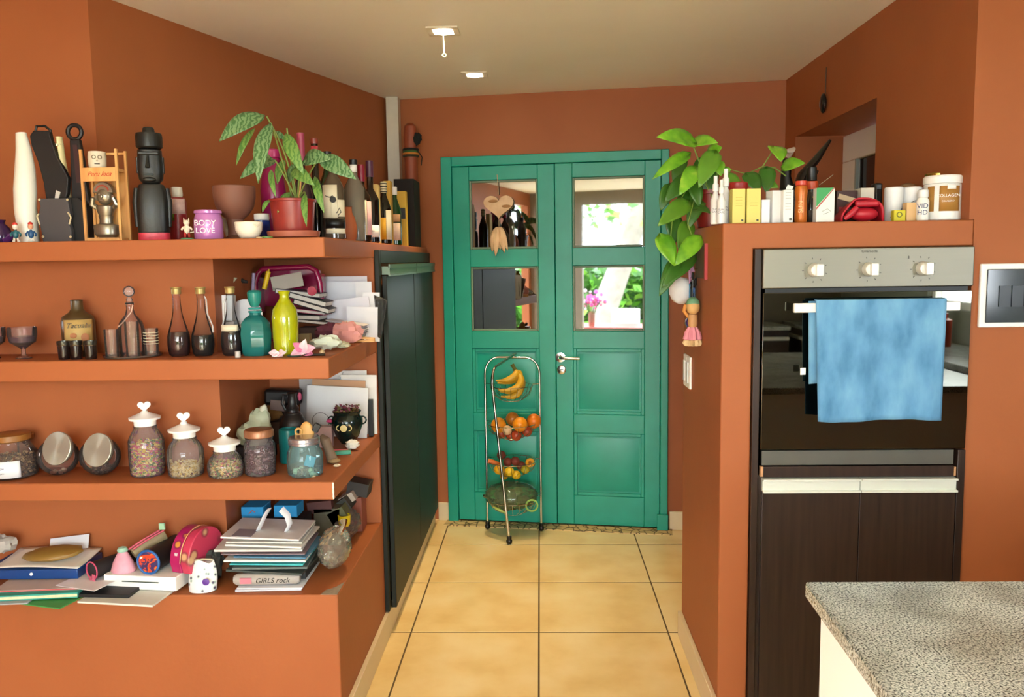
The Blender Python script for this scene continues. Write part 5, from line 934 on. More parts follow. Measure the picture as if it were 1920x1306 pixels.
for i, (dx, w, d, h, c, rz, ry, lab) in enumerate(((-.01, .21, .2, .007, '#3d4644', -.05, .04, 'dark plastic-wrapped magazine above the pencil case'), (.01, .20, .2, .006, '#5e6a68', .08, .02, 'grey-green glossy magazine in the stack'), (.0, .20, .19, .004, '#3fb0b8', .0, .01, 'turquoise sheet peeking out of the stack'), (-.004, .22, .2, .006, '#dcdcd6', .04, .02, 'off-white brochure above the turquoise sheet'),
        (.012, .20, .2, .005, '#4a7a98', -.06, .0, 'blue backed magazine with its corner at the right'), (-.006, .225, .2, .004, '#7a6a74', .05, .02, 'mauve grey magazine in the middle of the stack'), (-.02, .235, .2, .007, '#d0cecb', .09, .03, 'pale magazine with a pink and teal cover edge'), (-.004, .21, .2, .006, '#e2e0da', -.02, .03, 'white brochure near the top of the stack'), (-.0, .205, .19, .005, '#c4c4c0', .05, .03, 'light grey leaflet second from the top'), (-.012, .215, .19, .006, '#dedad8', .0, .04, 'white paper bag folded flat on top of the stack'))):
    w *= 1.13; o = mk('magazine' if i < 9 else 'paper_bag', G().bb(-w/2, w/2, 0, d, 0, h), M(c, .5, 0, .15, 18), loc=(X0+dx-.002*i, 2.405+.004*i, zz), rot=(0, ry, rz), bev=.0008, label=lab, cat='magazine' if i < 9 else 'bag', group=ST); zz += h+.0042+abs(ry)*.03
    if i == 9:
        top = o
        for a in (-.028, .062):
            mk('handle', G().tube([(a, .07, h+.001), (a+(.012 if a < 0 else .012), .065, .03), (a+(.026 if a < 0 else .006), .06, .06), (a+(.04 if a < 0 else -.012), .055, .082)], .012, 8, flat=.15), M('#e4e6ea', .6), o, label='white flat tote handle')
        mk('dark_print', G().box((-.06, .04, h+.0006), (.06, .07, .001)), M('#8a8490', .6), o)
blk('tissue_box', 'bright blue box with orange marks behind the tote handle, left one', 'box', 452, 494, 950, 972, 2.68, .08, '#1c8ac4', z=None); blk('tissue_box', 'bright blue box with orange marks between the tote handles', 'box', 513, 557, 947, 970, 2.68, .08, '#1c8ac4')
for px in (473, 535): mk('orange_mark', G().tube([(-.012, 0, -.005), (0, 0, .006), (.010, 0, 0)], .0015, 5), M('#c8503a', .5), loc=Q(px, 960, 2.678), label='orange squiggle on the %s bright blue box' % ('left' if px < 500 else 'right'), cat='print')
blk('box', 'black carton carrying the bright blue boxes', 'box', 450, 570, 973, 1010, 2.70, .1, '#17181c', z=None)
blk('book', 'dark maroon book leaning behind the stack under the shelf', 'book', 575, 622, 940, 962, 2.80, .03, '#4c2420', ry=-.1)
# plastic bags and bits at the right
t = thing('plastic_bag', 'translucent plastic bag slumped over the right of the paper stack', 'bag', (X0+.17, 2.56, GZ+.08)); PL = GL('#e0d8c8', .16, 1.5)
mk('bag', G().ball((0, 0, 0), (.05, .09, .062), 40, 26, bumpy=.06), PL, t, ang=70); mk('knot', G().tube([(.02, -.02, .05), (.035, -.01, .075), (.03, 0, .085)], [.012, .007, .015], 8), PL, t)
t = thing('plastic_bag', 'second clear plastic bag at the back right of the ledge', 'bag', (-.70, 2.86, GZ+.0625)); mk('bag', G().ball((0, 0, 0), (.05, .08, .05), 36, 22, bumpy=.07), GL('#e0ccc0', .14, 1.5), t, ang=25)
blk('magazine_block', 'dark stacked papers below the yellow cup', 'papers', 590, 640, 990, 1060, 2.80, .15, '#55503f', z=GZ+.001)
t, s = turned('toy_cup', 'small bright yellow toy cup on the plastic bags', 'cup', 646, 984, 2.80, Q(646, 986, 2.80).z, [('cup', [(8, 984), (11, 978), (12, 962), (10, 962), (8, 976)], M('#cdb414', .4))])
for i, (x0, x1, y0, y1, Y, ry, c, lab) in enumerate(((650, 690, 905, 930, 2.93, .2, '#2a2420', 'dark card wedged under the shelf end'), (635, 665, 928, 945, 2.90, -.5, '#a8988a', 'pale grey strip sloping below the dark card'), (628, 655, 938, 962, 2.86, -.6, '#2c2a22', 'dark folded magazine corner below the grey strip'), (618, 650, 955, 985, 2.80, -.5, '#5a5c3c', 'olive magazine corner sloping over the bags'))):
    blk('card', lab, 'card', x0, x1, y0, y1, Y, .08, c, ry=ry, bev=0)
blk('carton', 'brown carton holding up the sloping cards at the back', 'box', 645, 680, 965, 1030, 2.95, .08, '#8a4a38', z=GZ)

# ================================================================== fruit trolley
t = thing('fruit_trolley', 'chrome fruit trolley with three legs and four wire baskets before the teal door', 'trolley', (-.155, 4.29, 0)); ox, oy = -.155, 4.29
A = Vector((-.298-ox, 4.375-oy, .03)); B_ = Vector((-.007-ox, 4.34-oy, .03)); C_ = Vector((-.172-ox, 4.13-oy, .03))
HT = .94
def curve(pts, n=6):
    out = [];
    for i in range(len(pts)-1):
        out.append(Vector(pts[i]))
    out.append(Vector(pts[-1])); return out
r_ = .006
arch = [A, A+Vector((0, 0, .82))]; 
for k in range(1, 7): a = PI/2*k/6; arch.append(A+Vector((.07*(1-math.cos(a)), 0, .82+.09*math.sin(a))))
e = [B_, B_+Vector((0, 0, .82))]
for k in range(1, 7): a = PI/2*k/6; e.append(B_+Vector((-.07*(1-math.cos(a)), 0, .82+.09*math.sin(a))))
mk('back_frame', G().tube(arch+e[::-1], r_, 10), CHROME, t)
tp = (A+B_)/2+Vector((.02, -.008, .93)); c2 = C_+Vector((-.075, .01, .80))
fl_ = [C_, C_.lerp(c2, .5), c2]
for k in range(1, 6): a = PI/2*k/5; fl_.append(c2+Vector((.02*(1-math.cos(a)), .05*(1-math.cos(a)), .085*math.sin(a))))
fl_.append(tp)
mk('front_leg', G().tube(fl_, r_+.001, 10), CHROME, t)
for p in (A, B_, C_): mk('caster', G().ball((p.x, p.y, .017), (.016, .013, .017), 12, 8).lathe([(.012, .02), (.013, .042), (.009, .045)], 12, c=(p.x, p.y, 0)), BLACK, t)
bz = (.725, .525, .325, .12)
for i, z0 in enumerate(bz):
    R = (.112, .128, .128, .13)[i]; cy = .0
    g = G().ring((0, cy, z0+.075), R, .0022, 'z', 32, 6)
    bk = mk('basket_rim', g, CHROME, t); g = G().ring((0, cy, z0), .055, .0018, 'z', 24, 5)
    for k in range(20):
        a = 2*PI*k/20; ca, sa = math.cos(a), math.sin(a)
        g.tube([(R*ca, cy+R*sa, z0+.075), (R*.85*ca, cy+R*.85*sa, z0+.03), (.055*ca, cy+.055*sa, z0)], .0011, 4)
    mk('basket_wires', g, CHROME, bk, kind='stuff')
    g = G()
    for p in (A, B_, C_.lerp(c2, (z0+.05)/.8)):
        d_ = Vector((p.x, p.y-cy, 0)).normalized()*R; g.tube([(d_.x, d_.y+cy, z0+.075), (p.x, p.y, z0+.075)], .002, 5)
    mk('basket_arms', g, CHROME, bk, kind='stuff')
TO = Vector((ox, oy, 0))
# bananas: one bunch lifts as one thing
t = thing('banana_bunch', 'bunch of ripe yellow bananas in the top basket', 'bananas', TO+Vector((.01, -.01, .757)))
BN = M('#c99a22', .45, 0, .25, 18); BT = M('#5a5a1c', .6)
for k in range(5):
    y = (-.035, .0, -.055, .01, -.03)[k]; ze = (.075, .058, .03, .012, -.008)[k]; bx = (.03, .052, .066, .07, .062)[k]; bz_ = (.085, .078, .052, .03, .012)[k]
    P0, P1_, P2_, P3_ = Vector((.012, 0, .118)), Vector((bx, y*.6, bz_+.045)), Vector((bx-.01, y, bz_-.045 if k > 1 else bz_-.02)), Vector((-.088+.006*k, y, ze))
    pts = [P0*(1-u)**3+P1_*3*u*(1-u)**2+P2_*3*u*u*(1-u)+P3_*u**3 for u in [q/9 for q in range(10)]]
    mk('banana', G().tube(pts, [.006, .010, .015, .019, .020, .020, .019, .016, .010, .004], 10), BN, t)
mk('stalk', G().tube([(.015, 0, .118), (.004, 0, .14), (-.004, 0, .155)], [.012, .009, .011], 8), BT, t)
def fruit(name, lab, px, py, r, c, dy, z0=None, group='fruit in the second basket', cat='fruit', sz=1, rough=.4):
    p = Q(px, py, oy+dy); r *= 1.1; return mk(name, G().ball((0, 0, 0), (r, r, r*sz), 18, 12), M(c, rough, 0, .12, 30, .2), loc=p, label=lab, cat=cat, group=group)
fruit('orange', 'leftmost orange in the second basket', 935, 797, .037, '#e08a1a', -.03); fruit('orange', 'orange at the back of the second basket', 961, 785, .033, '#c0701c', .045)
fruit('orange', 'orange in the middle of the second basket', 975, 795, .036, '#ea8f12', -.045); fruit('orange', 'rightmost orange in the second basket', 1001, 789, .035, '#dc7412', .01)
fruit('garlic', 'pale garlic bulb below the front oranges', 951, 806, .023, '#d8b48c', -.055, cat='garlic'); 
for px, py, dy, lab in ((968, 816, -.035, 'front red peach at the bottom of the second basket'), (988, 808, -.0, 'red peach under the rightmost orange'), (940, 812, .02, 'dark red peach under the leftmost orange'), (958, 816, .03, 'red peach at the back bottom of the second basket')): fruit('peach', lab, px, py, .026, '#a8401f', dy)
G3 = 'vegetables in the third basket'
for px, py, dy, c, r, lab in ((936, 880, -.05, '#d09a14', .026, 'yellow lemon at the left front of the third basket'), (955, 884, -.06, '#d8b020', .024, 'lemon in the front centre of the third basket'), (968, 890, -.045, '#cba418', .023, 'lemon low in the front of the third basket'), (985, 880, -.03, '#a89a20', .022, 'greenish lemon at the right of the third basket'), (945, 892, .01, '#c08a14', .02, 'lemon at the bottom left of the third basket')):
    fruit('lemon', lab, px, py, r, c, dy, group=G3, sz=.9)
for px, py, dy, lab in ((940, 853, .04, 'dark red potato at the top left of the third basket'), (952, 866, .0, 'dark red potato behind the trolley leg'), (966, 864, -.01, 'reddish potato in the middle of the third basket'), (977, 873, .02, 'purple potato right of centre in the third basket')): fruit('potato', lab, px, py, .022, '#7a3424', dy, group=G3, cat='potato', rough=.7)
p = Q(924, 866, oy-.03); mk('carrot', G().tube([(-.025, 0, .008), (0, 0, 0), (.03, .01, -.014)], [.012, .014, .012], 12), M('#c86a28', .5), loc=p, label='orange carrot end sticking out at the left of the third basket', cat='carrot', group=G3)
p = Q(994, 867, oy-.04); tt = thing('squash_slice', 'orange squash ring at the right of the third basket', 'squash', p, group=G3); mk('flesh', G().ring((0, 0, 0), .016, .0085, 'y', 20, 8), M('#d89414', .5), tt); mk('core', G().lathe([(.008, -.003), (.008, .003)], 14, X=Matrix.Rotation(PI/2, 4, 'X')), M('#8a5a1a', .7), tt)
t = thing('plastic_bag', 'greenish translucent plastic bag of produce in the lowest basket', 'bag', TO+Vector((0, 0, .195))); PB = GL('#b8dca8', .14, 1.5)
mk('bag', G().ball((-.01, -.01, .02), (.142, .105, .072), 40, 24, bumpy=.06), PB, t, ang=70); mk('handle_loop', G().ring((.10, -.09, -.012), .03, .005, 'y', 18, 6), M('#8fb85c', .4), t); mk('handle_loop', G().tube([(-.10, -.08, -.02), (-.07, -.1, -.03), (-.04, -.1, -.045)], [.004, .008, .003], 6), M('#b0c060', .4), t)
mk('produce', rockpile(34, ((-.085, .075), (-.05, .05), (-.03, .045)), (.018, .028), (0, 1, 2)), [M('#6a4a2c', .7), M('#8a6a3a', .7), M('#6e3c3a', .7)], loc=TO+Vector((0, 0, .19)), label='brown potatoes and onions inside the plastic bag', cat='vegetables', kind='stuff')

# ================================================================== on the door and beside it
s = S(933, 400, 4.47); o = Q(935, 385, 4.475); t = thing('heart_wind_chime', 'raw wooden heart hanging on the door with bell-shaped chimes below', 'door ornament', o, rz=TH)
hp = [(s*1.78*16*math.sin(a)**3, s*1.5*(13*math.cos(a)-5*math.cos(2*a)-2*math.cos(3*a)-math.cos(4*a))) for a in [2*PI*i/40 for i in range(40)]]
mk('heart', G().prism(hp, -.008, .006), GREYW, t, bev=.003); mk('cord', G().tube([(0, 0, 20*s), (-2*s, 0, 57*s)], .0022, 6).tube([(0, 0, -26*s), (0, 0, -42*s)], .0018, 6), M('#b8a080', .8), t, kind='stuff')
mk('knot_marks', G().ball((-10*s, -.0085, 8*s), (9*s, .0012, 3*s), 12, 6).ball((15*s, -.0085, -2*s), (9*s, .0012, 3*s), 12, 6), M('#a87a4c', .8), t, kind='stuff')
for a, (x, l, r) in enumerate(((-13, 44, 8), (-6, 52, 7), (3, 40, 8), (11, 46, 7), (17, 42, 5))):
    mk('chime', G().leaf((x*.3*s, -.012-.004*(a % 2), -40*s), (x*s, -.016-.004*(a % 2), -(42+l)*s), r*2*s, (0, -1, 0), fold=-.5), GREYW, t, solid=.003)
# things on the column
lc = Q(1318, 540, 2.86)
t = thing('key_bunch', 'bunch of keys and trinkets hanging on the column side', 'keys', (XC-.004, 2.82, Q(1312, 520, 2.82).z)); 
X_ = lambda x, y: (-.02, 0, 0)
mk('hook', G().tube([(.0035, 0, .03), (-.02, 0, .03), (-.02, 0, .04)], .003, 6), CHROME, t)
mk('lilac_ribbon', G().tube([(-.018, -.02, .02), (-.02, .0, .045), (-.022, .015, .02), (-.02, .01, -.02), (-.02, 0, .0)], .006, 8, flat=.5), M('#b88ab0', .4), t)
mk('white_pompom', G().ball((-.045, .045, -.045), (.042, .03, .046), 20, 14, bumpy=.04), M('#d4d2d4', .9, 0, .1, 40), t)
mk('blue_fob', G().box((-.02, .02, -.045), (.008, .016, .05)), M('#3a8ab0', .4), t, bev=.002)
for k, (y, z_) in enumerate(((-.03, -.03), (-.01, -.045), (.012, -.04), (-.05, -.01))):
    mk('key', G().ring((-.012-.004*k, y, z_+.015), .011, .003, 'x', 14, 6).bb(-.0135-.004*k, -.0105-.004*k, y-.006, y+.006, z_-.05, z_+.004), M('#17191c', .35, .4), t)
mk('blue_tag', G().box((-.022, -.05, -.055), (.004, .016, .05), rx=.2), M('#2a5aa0', .4), t)
t = thing('doll_keychain', 'little doll keychain with a green cap and frilly pink skirt', 'keychain', (XC-.03, 2.755, Q(1313, 600, 2.755).z)); sk = M('#b98a5a', .6)
mk('cap', G().ball((0, 0, .055), (.022, .024, .022), 16, 10), M('#6a9a78', .7), t); mk('face', G().ball((0, -.002, .045), (.0225, .0245, .026), 16, 10), M('#cda46a', .6), t); mk('torso', G().lathe([(.013, -.025), (.016, -.01), (.015, .02)], 16), sk, t)
mk('skirt', G().lathe([(.014, -.022), (.024, -.04), (.029, -.062), (.026, -.064)], 40, rib=(9, .12)), M('#d88a9a', .7, 0, .2, 50), t); mk('fringe', G().lathe([(.024, -.0645), (.029, -.075), (.024, -.084), (.014, -.08)], 40, rib=(11, .18)), M('#cdb083', .7), t)
mk('arm', G().tube([(-.012, .01, .01), (-.026, .015, .03), (-.022, .012, .052)], .006, 8), M('#d08a40', .6), t); mk('string', G().tube([(0, 0, .077), (.012, .02, .12), (.02, .04, .14)], .0012, 5), BLACK, t)
t = thing('purple_keyring', 'small purple plastic shell dangling left of the doll', 'keyring', (XC-.012, 2.93, Q(1290, 605, 2.93).z)); mk('shell', G().ball((0, 0, 0), (.011, .045, .018), 16, 10), M('#5a2a8a', .25), t); mk('string', G().tube([(0, 0, .018), (.004, -.02, .07)], .0012, 5), BLACK, t)
t = thing('photo_card', 'red edged photo card fixed to the column side', 'picture', (XC, 2.70, Q(1322, 490, 2.70).z)); mk('card', G().bb(-.004, -.0005, -.02, .16, -.055, .055), M('#5a4a34', .6, 0, .4, 40), t); mk('red_edge', G().bb(-.010, -.0005, -.032, -.0205, -.057, .057), M('#a82a30', .5), t)
# motion sensor on right wall
t = thing('wall_thermometer', 'small dark oval gauge hanging from a cord on the right wall', 'gauge', (XR, 3.70, 2.10)); mk('cord', G().tube([(-.002, 0, .15), (-.004, 0, .04)], .0018, 6), M('#4a3a2a'), t); mk('body', G().ball((-.012, 0, 0), (.012, .028, .042), 16, 12), M('#131314', .2), t); mk('dial', G().ball((-.02, .008, 0), (.005, .012, .022), 12, 8), M('#8a9298', .2, .3), t)
# ================================================================== on top of the oven column
ZC += .0005
GC = 'toiletries and boxes on the oven column'
def spray(px, pyb, top, r, Y, lab):
    s = S(px, pyb, Y); h = (pyb-top)*s; t = thing('spray_bottle', lab, 'bottle', at(px, pyb, Y, ZC), facing(at(px, pyb, Y, ZC)), group='white spray bottles'); wm = M('#d9d9da', .3, 0, .04)
    mk('body', G().lathe([(r*.9*s, 0), (r*s, .003), (r*s, h*.5), (r*.5*s, h*.64), (r*.42*s, h*.68)], 22), wm, t); mk('nozzle', G().lathe([(r*.62*s, h*.682), (r*.62*s, h*.82), (r*.4*s, h*.85), (r*.4*s, h*.99), (r*.3*s, h)], 18), M('#e8e8e8', .3), t)
    txt('SUN\nCARE', t, (0, -r*1.05*s, h*.28), .008, M('#5a5a66'))
spray(1341, 419, 330, 9, 2.53, 'left white spray bottle at the column corner'); spray(1360, 418, 315, 10, 2.57, 'tallest white spray bottle at the column corner'); spray(1352, 419, 338, 8, 2.49, 'front white spray bottle at the column corner')
def box2(px0, px1, top, Y, d, lab, c, rz=0, name='box', cat='box', extra=None, base=413):
    cx = (px0+px1)/2; s = S(cx, base, Y); t = thing(name, lab, cat, at(cx, base, Y, ZC), rz, GC); w, h = (px1-px0)*s, (base-top)*s
    mk('carton', G().bb(-w/2, w/2, 0, d, 0, h), M(c, .55, 0, .03) if isinstance(c, str) else c, t, bev=.0012); return t, w, h, s
DK = M('#4a4a42', .6); YEL = '#d6c76a'
t, w, h, s = box2(1373, 1397, 349, 2.49, .04, 'pale yellow box next to the spray bottles', YEL); mk('stamp', G().bb(w*.2, w*.35, -.001, -.0001, .006, .011), DK, t)
for k in range(4): mk('print_line', G().bb(-w*.25, w*.25, -.001, -.0001, h*.5+k*.008, h*.5+k*.008+.0015), M('#b8a850', .6), t)
t, w, h, s = box2(1400, 1426, 349, 2.49, .04, 'pale yellow box next to the small white box', YEL); mk('stamp', G().bb(w*.2, w*.35, -.001, -.0001, .006, .011), DK, t)
for k in range(2): mk('print_line', G().bb(-w*.25, w*.25, -.001, -.0001, h*.5+k*.008, h*.5+k*.008+.0015), M('#b8a850', .6), t)
box2(1428, 1443, 370, 2.49, .03, 'small narrow white box right of the yellow boxes', '#e6e6ea')
box2(1447, 1466, 353, 2.50, .04, 'white box leaning beside the printed white box', '#d8d8d8', .25)
t, w, h, s = box2(1468, 1487, 353, 2.48, .04, 'open white box with tiny print and an opened flap', '#e2e2de', .05); mk('flap', G().box((w*.2, .01, h+.006), (w*.6, .001, .016), rx=.4, ry=.3), WHITE, t); mk('stamp', G().bb(w*.1, w*.35, -.001, -.0001, .006, .012), DK, t)
for k in range(9): mk('print_line', G().bb(-w*.3, w*.25, -.001, -.0001, h*.4+k*.008, h*.4+k*.008+.001), M('#9a9a94', .6), t)
t, s = turned('sunscreen_bottle', 'orange copper wavy bottle with a red cap', 'bottle', 1501, 413, 2.50, ZC, [('body', [(10, 413), (11.5, 410), (11, 385), (10.5, 370), (12, 355), (10, 346)], M('#b8621c', .3, .2, .25, 40)), ('cap', [(9, 345.6), (11, 344), (11, 337), (9, 336)], M('#c0402a', .35))], group=GC); txt('SUN', t, (0, -12.2*s, 28*s), .018, M('#e0a860', .4), rot=(PI/2, -PI/2, 0))
t, s = turned('sauce_bottle', 'black bottle with an orange collar behind the copper bottle', 'bottle', 1520, 410, 2.60, ZC, [('body', [(13, 410), (14, 407), (13, 365), (9, 352), (9, 348)], M('#14120f', .2)), ('orange_collar', [(11, 347.6), (11.5, 346), (11.5, 333), (10, 332)], M('#b8441c', .4)), ('black_cap', [(9, 331.6), (10, 330), (9, 307), (7, 305)], BLACK)], group=GC); mk('grey_label', G().patch(14*s, 4*s, 24*s, -.3, 1.2), M('#4a4640', .6), t, solid=.0005)
mk('yellow_sprout', G().tube([(.005, -.03, .078), (.018, -.035, .075), (.022, -.034, .07)], .003, 6), M('#c0a020'), t, label='yellow dangling tag')
t, w, h, s = box2(1530, 1564, 350, 2.49, .03, 'white and green tea box with a diagonal stripe', '#e0e2dc', .02)
mk('green_corner', G().prism([(-w/2, h), (w/2*.85, h), (-w/2, h*.45)], -.0012, -.0001), M('#3f9a5a', .6), t); mk('red_stripe', G().prism([(w/2*.9, h), (w/2, h), (-w/2, h*.36), (-w/2, h*.42)], -.0014, -.0001), M('#b0564a', .6), t); mk('sketch', G().tube([(-.01, -.001, .03), (.006, -.001, .038), (.016, -.001, .03)], .0006, 4).tube([(-.006, -.001, .022), (.01, -.001, .028)], .0006, 4), M('#9aa09a'), t, kind='stuff')
mk('incense_stick', G().tube([(0, 0, 0), (.04, .0, .03)], .001, 5), M('#8a7a60'), loc=Q(1536, 347, 2.53), label='thin stick leaning above the green white box', cat='stick')
t, w, h, s = box2(1568, 1606, 353, 2.60, .05, 'red and black coffee packet behind the mitt', '#3a1a18', name='packet', cat='packet'); mk('cream_swoosh', G().box((0, -.001, h*.75), (w*.9, .002, .016), ry=.3), M('#b8a080', .6), t); mk('red_panel', G().bb(-w*.4, w*.1, -.002, -.0001, h*.2, h*.5), M('#8a1c1c', .5), t)
t, w, h, s = box2(1613, 1638, 349, 2.58, .06, 'folded white paper bag behind the red mitt', '#c4bcae', name='paper_bag', cat='bag'); 
blk('bottle', 'black bottle neck between paper bag and tissue rolls', 'bottle', 1640, 1655, 338, 412, 2.62, .04, M('#111', .3) if 0 else M('#111111', .3), z=ZC, bev=.006)
# red mitt
RD = M('#b0182a', .45, 0, .08); p = at(1618, 412, 2.50, ZC); t = thing('silicone_mitt', 'red silicone oven mitt lying with its mouth open', 'oven mitt', p); s = S(1618, 412, 2.5)
o = [(-39, 0), (-36, 10), (-22, 24), (-10, 42), (0, 43), (26, 42), (31, 36), (36, 14), (38, 0)]
def mf(u, v):
    a = PI*u; x = -39+77*(1-math.cos(a))/2; top = 43*math.sin(a)**.45*(1 if x > -15 else .5+.5*(x+39)/24)
    return (x*s*(1-.1*v), .085*v, max(.001, top*s*(1-.25*v)))
g = G().sheet(mf, 24, 8); mk('shell', g, RD, t, solid=.005)
mk('lower_lip', G().ball((6*s, .02, 14*s), (26*s, .03, 13.5*s), 20, 12), RD, t); mk('upper_lip', G().box((6*s, -.002, 33*s), (44*s, .012, 12*s)), RD, t, bev=.006); mk('thumb', G().tube([(-34*s, 0, 5*s), (-24*s, -.006, 14*s), (-13*s, -.004, 26*s)], [.006, .010, .008], 12), RD, t)
# white rolls with yellow pack
t, s = turned('tissue_roll', 'white paper roll pair, left roll behind the yellow pack', 'roll', 1677, 412, 2.60, ZC, [('roll', [(17, 412), (18, 410), (18, 350), (16, 348), (5, 348), (5, 352)], WHITE)], group=GC) if 0 else (None, 0)
t = thing('paper_roll_pack', 'white plastic-wrapped roll pack with black swoosh', 'paper rolls', at(1692, 411, 2.58, ZC), group=GC); s = S(1692, 411, 2.58)
for x in (-17, 17): mk('roll', G().lathe([(16*s, 0), (17*s, .003), (17*s, 62*s), (15*s, 64*s), (5*s, 64*s)], 24, c=(x*s, 0, 0)), M('#dfe0e2', .4, 0, .04), t)
mk('swoosh', G().tube([(-28*s, -13.5*s, 8*s), (-15*s, -18*s, 18*s), (-2*s, -16*s, 30*s), (15*s, -18*s, 38*s)], .0016, 6, flat=.5), M('#3a3a44'), t)
blk('soap_pack', 'small yellow pack with a round grey emblem', 'packet', 1676, 1698, 392, 412, 2.50, .02, '#c9bc2a', z=ZC); p = Q(1687, 401, 2.499); mk('emblem', G().ring((0, 0, 0), .007, .0014, 'y', 16, 5), M('#6a6a30'), loc=(p.x, 2.4995, ZC+.018), label='round emblem on the yellow pack', cat='emblem')
blk('box', 'pale peach box right of the yellow pack', 'box', 1700, 1718, 378, 412, 2.51, .03, '#d8b07c', z=ZC)
t, s = turned('pill_bottle', 'small white bottle with navy lettering', 'bottle', 1729, 412, 2.50, ZC, [('body', [(10, 412), (11, 410), (11, 376), (8, 370)], WHITE), ('cap', [(9, 369.6), (9.5, 368), (9, 356), (7, 355)], M('#e4e4e4', .4))], group=GC); txt('VID\nHD', t, (0, -11.6*s, 20*s), .019, M('#1c2a5c'))
t, s = turned('round_box', 'beige round lid behind the paper rolls', 'box', 1700, 410, 2.74, ZC, [('drum', [(15, 410), (16, 408), (16, 345), (12, 338), (4, 335)], M('#8a6a48', .5))], group=GC)
t, s = turned('powder_tub', 'large white tub with a gold collagen label', 'tub', 1765, 410, 2.53, ZC, [('tub', [(30, 410), (32, 408), (32, 345), (31, 343)], M('#e2e2de', .35)), ('lid', [(33, 342.6), (33.5, 341), (33.5, 331), (31, 328), (5, 328)], WHITE)], group=GC)
mk('gold_label', G().patch(32.3*s, 16*s, 62*s, -.85, -.42).patch(32.3*s, 16*s, 62*s, -.15, 1.05), M('#a87838', .5, 0, .15, 20), t, solid=.0005, kind='stuff'); txt('COLLAGEN', t, (10*s, -33*s, 44*s), .0115, WHITE); txt('COLAGENO', t, (10*s, -33*s, 34*s), .006, WHITE)
mk('white_flash', G().patch(32.8*s, 56*s, 65*s, .25, .75), WHITE, t, solid=.0005)
t, s = turned('honey_jar', 'jar with a gold metal lid behind the white tub', 'jar', 1757, 409, 2.68, ZC, [('glass', [(24, 409), (26, 406), (26, 340), (22, 335)], M('#5a3a18', .2)), ('lid', [(23, 334.6), (24, 333), (24, 320), (22, 318), (4, 318)], M('#a8883c', .25, .8))], group=GC)
# red pot with trailing pothos
Yp = 2.86; po = at(1336, 425, Yp, ZC); t = thing('pothos_plant', 'trailing heart-leaved pothos in a dark red pot on the column end', 'potted plant', po); s = S(1336, 410, Yp)
mk('pot', G().lathe([(.045, 0), (.05, .003), (.062, .11), (.067, .112), (.067, .125), (.06, .125), (.055, .10)], 28), M('#7a1c18', .35), t); mk('soil', G().lathe([(.056, .102), (.03, .108), (.002, .11)], 20), M('#24180f', .95), t)
m, n, l, b = nodes_mat('pothos_leaf'); b.inputs['Roughness'].default_value = .3; tc = n.new('ShaderNodeTexCoord'); no = n.new('ShaderNodeTexNoise'); no.inputs['Scale'].default_value = 22; l.new(tc.outputs['Object'], no.inputs[0]); r = ramp(n, l, no.outputs['Fac'], [(.3, '#4f8f1c'), (.6, '#7cb82c'), (.75, '#a8cc4c')]); l.new(r.outputs[0], b.inputs['Base Color']); P1 = m
P2 = M('#3a6a20', .35, 0, .25, 20); P3 = M('#5d8f28', .35, 0, .25, 20)
LS = [((1297, 266), (1231, 257), 40, 2.80, 2.72, P1), ((1300, 268), (1346, 268), 30, 2.86, 2.78, P1), ((1330, 292), (1354, 276), 34, 2.84, 2.80, P1), ((1286, 292), (1223, 336), 25, 2.80, 2.70, P1), ((1338, 290), (1310, 352), 38, 2.80, 2.74, P3), ((1302, 318), (1274, 366), 32, 2.78, 2.72, P1), ((1345, 305), (1352, 330), 24, 2.82, 2.80, P1),
      ((1290, 335), (1246, 378), 34, 2.84, 2.80, P2), ((1286, 382), (1233, 424), 36, 2.78, 2.70, P3), ((1305, 392), (1332, 400), 22, 2.74, 2.68, P2), ((1240, 445), (1264, 498), 36, 2.76, 2.72, P1), ((1308, 448), (1265, 498), 34, 2.74, 2.70, P1), ((1268, 490), (1236, 555), 30, 2.80, 2.76, P2), ((1296, 480), (1240, 540), 34, 2.82, 2.76, P2),
      ((1300, 350), (1268, 412), 36, 2.86, 2.82, P2), ((1280, 300), (1262, 345), 26, 2.88, 2.86, P2), ((1312, 360), (1290, 430), 34, 2.84, 2.80, P2), ((1262, 405), (1262, 460), 34, 2.86, 2.84, P2), ((1290, 420), (1272, 470), 32, 2.84, 2.80, P3), ((1335, 320), (1320, 372), 30, 2.86, 2.84, P2), ((1355, 320), (1372, 318), 14, 2.84, 2.82, P1), ((1318, 300), (1296, 330), 20, 2.86, 2.84, P2), ((1255, 350), (1238, 395), 26, 2.88, 2.86, P2), ((1300, 345), (1312, 388), 26, 2.8, 2.78, P2),
      ((1452, 277), (1464, 303), 36, 2.84, 2.78, P1), ((1470, 312), (1510, 306), 27, 2.82, 2.76, P1), ((1402, 328), (1424, 362), 34, 2.80, 2.76, P2), ((1438, 318), (1437, 362), 32, 2.82, 2.78, P2), ((1362, 330), (1392, 352), 22, 2.84, 2.8, P3), ((1440, 345), (1460, 352), 16, 2.8, 2.78, P3)]
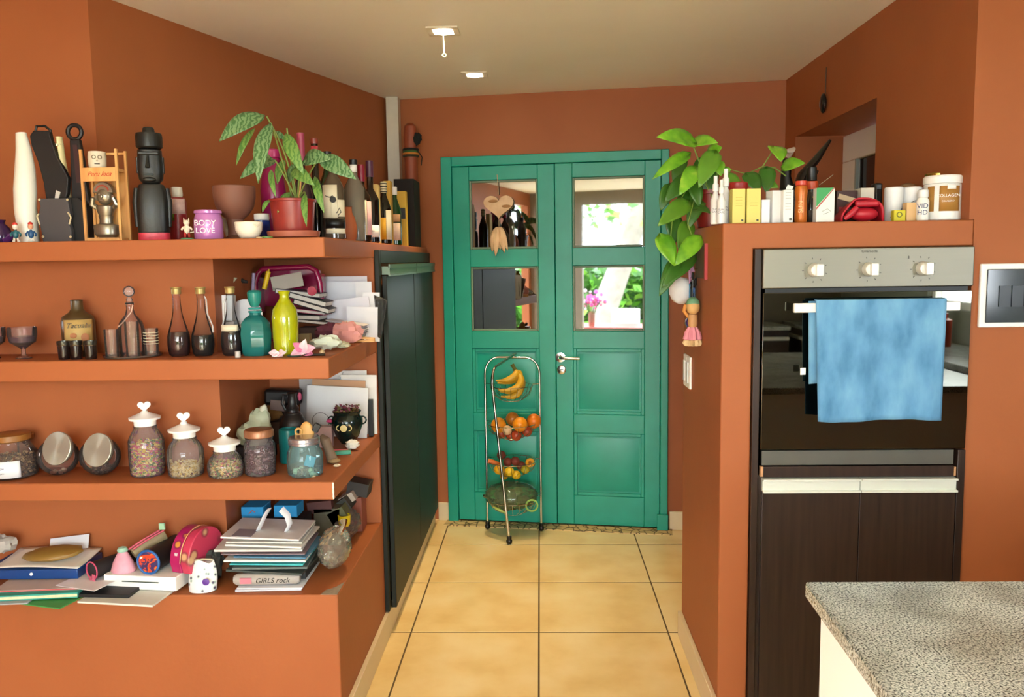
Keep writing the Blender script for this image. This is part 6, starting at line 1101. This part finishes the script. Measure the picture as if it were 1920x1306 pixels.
for b_, t_, w, yb, yt, mt in LS:
    pb, pt = Q(b_[0], b_[1], yb)-po, Q(t_[0], t_[1], yt)-po; w_ = w*S(b_[0], b_[1], yb)
    mk('leaf', G().leaf(pb, pt, w_, (random.uniform(-.2, .2), -1, random.uniform(.1, .6)), heart=1, fold=.18, droop=.08, n=8), mt, t, solid=.0008, ang=60)
for pth, yy in ((((1336, 378), (1310, 300), (1297, 268)), 2.84), (((1336, 378), (1290, 350), (1262, 400), (1258, 440), (1262, 470), (1268, 490)), 2.82), (((1340, 378), (1320, 340), (1300, 380), (1290, 420), (1300, 450), (1296, 480)), 2.80), (((1340, 378), (1345, 330), (1340, 290)), 2.84), (((1342, 378), (1370, 318), (1400, 326), (1430, 312), (1452, 278)), 2.84), (((1430, 312), (1452, 314), (1474, 330)), 2.83)):
    pp = [Q(x, y, yy)-po for x, y in pth]; mk('stem', G().tube(pp, .0022, 6), M('#7a9a40', .5), t)
t, s = turned('jar', 'jar with a red lid behind the yellow boxes', 'jar', 1382, 411, 2.64, ZC, [('body', [(17, 411), (19, 408), (19, 354), (17, 350)], M('#8a8478', .2)), ('lid', [(18, 349.6), (19, 348), (19, 334), (17, 332), (3, 332)], M('#a82a24', .4))], group=GC)
# black plumed sculpture
p = at(1490, 405, 2.98, ZC); t = thing('plumed_sculpture', 'black bird sculpture with two long plumes and a pale beak tip', 'sculpture', p); s = S(1490, 400, 2.98); BK = M('#0a0a0a', .35, 0, .2, 30)
mk('body', G().ball((-6*s, 0, 40*s), (34*s, .05, 42*s), 20, 14), BK, t); mk('neck', G().tube([(-14*s, 0, 60*s), (-18*s, 0, 95*s), (-16*s, -.004, 128*s)], [.03, .018, .016], 12), BK, t); mk('beak', G().tube([(-16*s, -.004, 132*s), (-10*s, -.02, 142*s), (-28*s, -.02, 140*s)], [.012, .013, .003], 10), M('#a89484', .5), t)
mk('plume', G().tube([(-2*s, 0, 60*s), (14*s, 0, 98*s), (38*s, 0, 126*s), (62*s, 0, 160*s)], [.03, .034, .026, .010], 12, flat=.5), BK, t); mk('plume', G().tube([(2*s, .02, 50*s), (30*s, .02, 90*s), (44*s, .02, 106*s)], [.03, .03, .008], 12, flat=.5), BK, t)
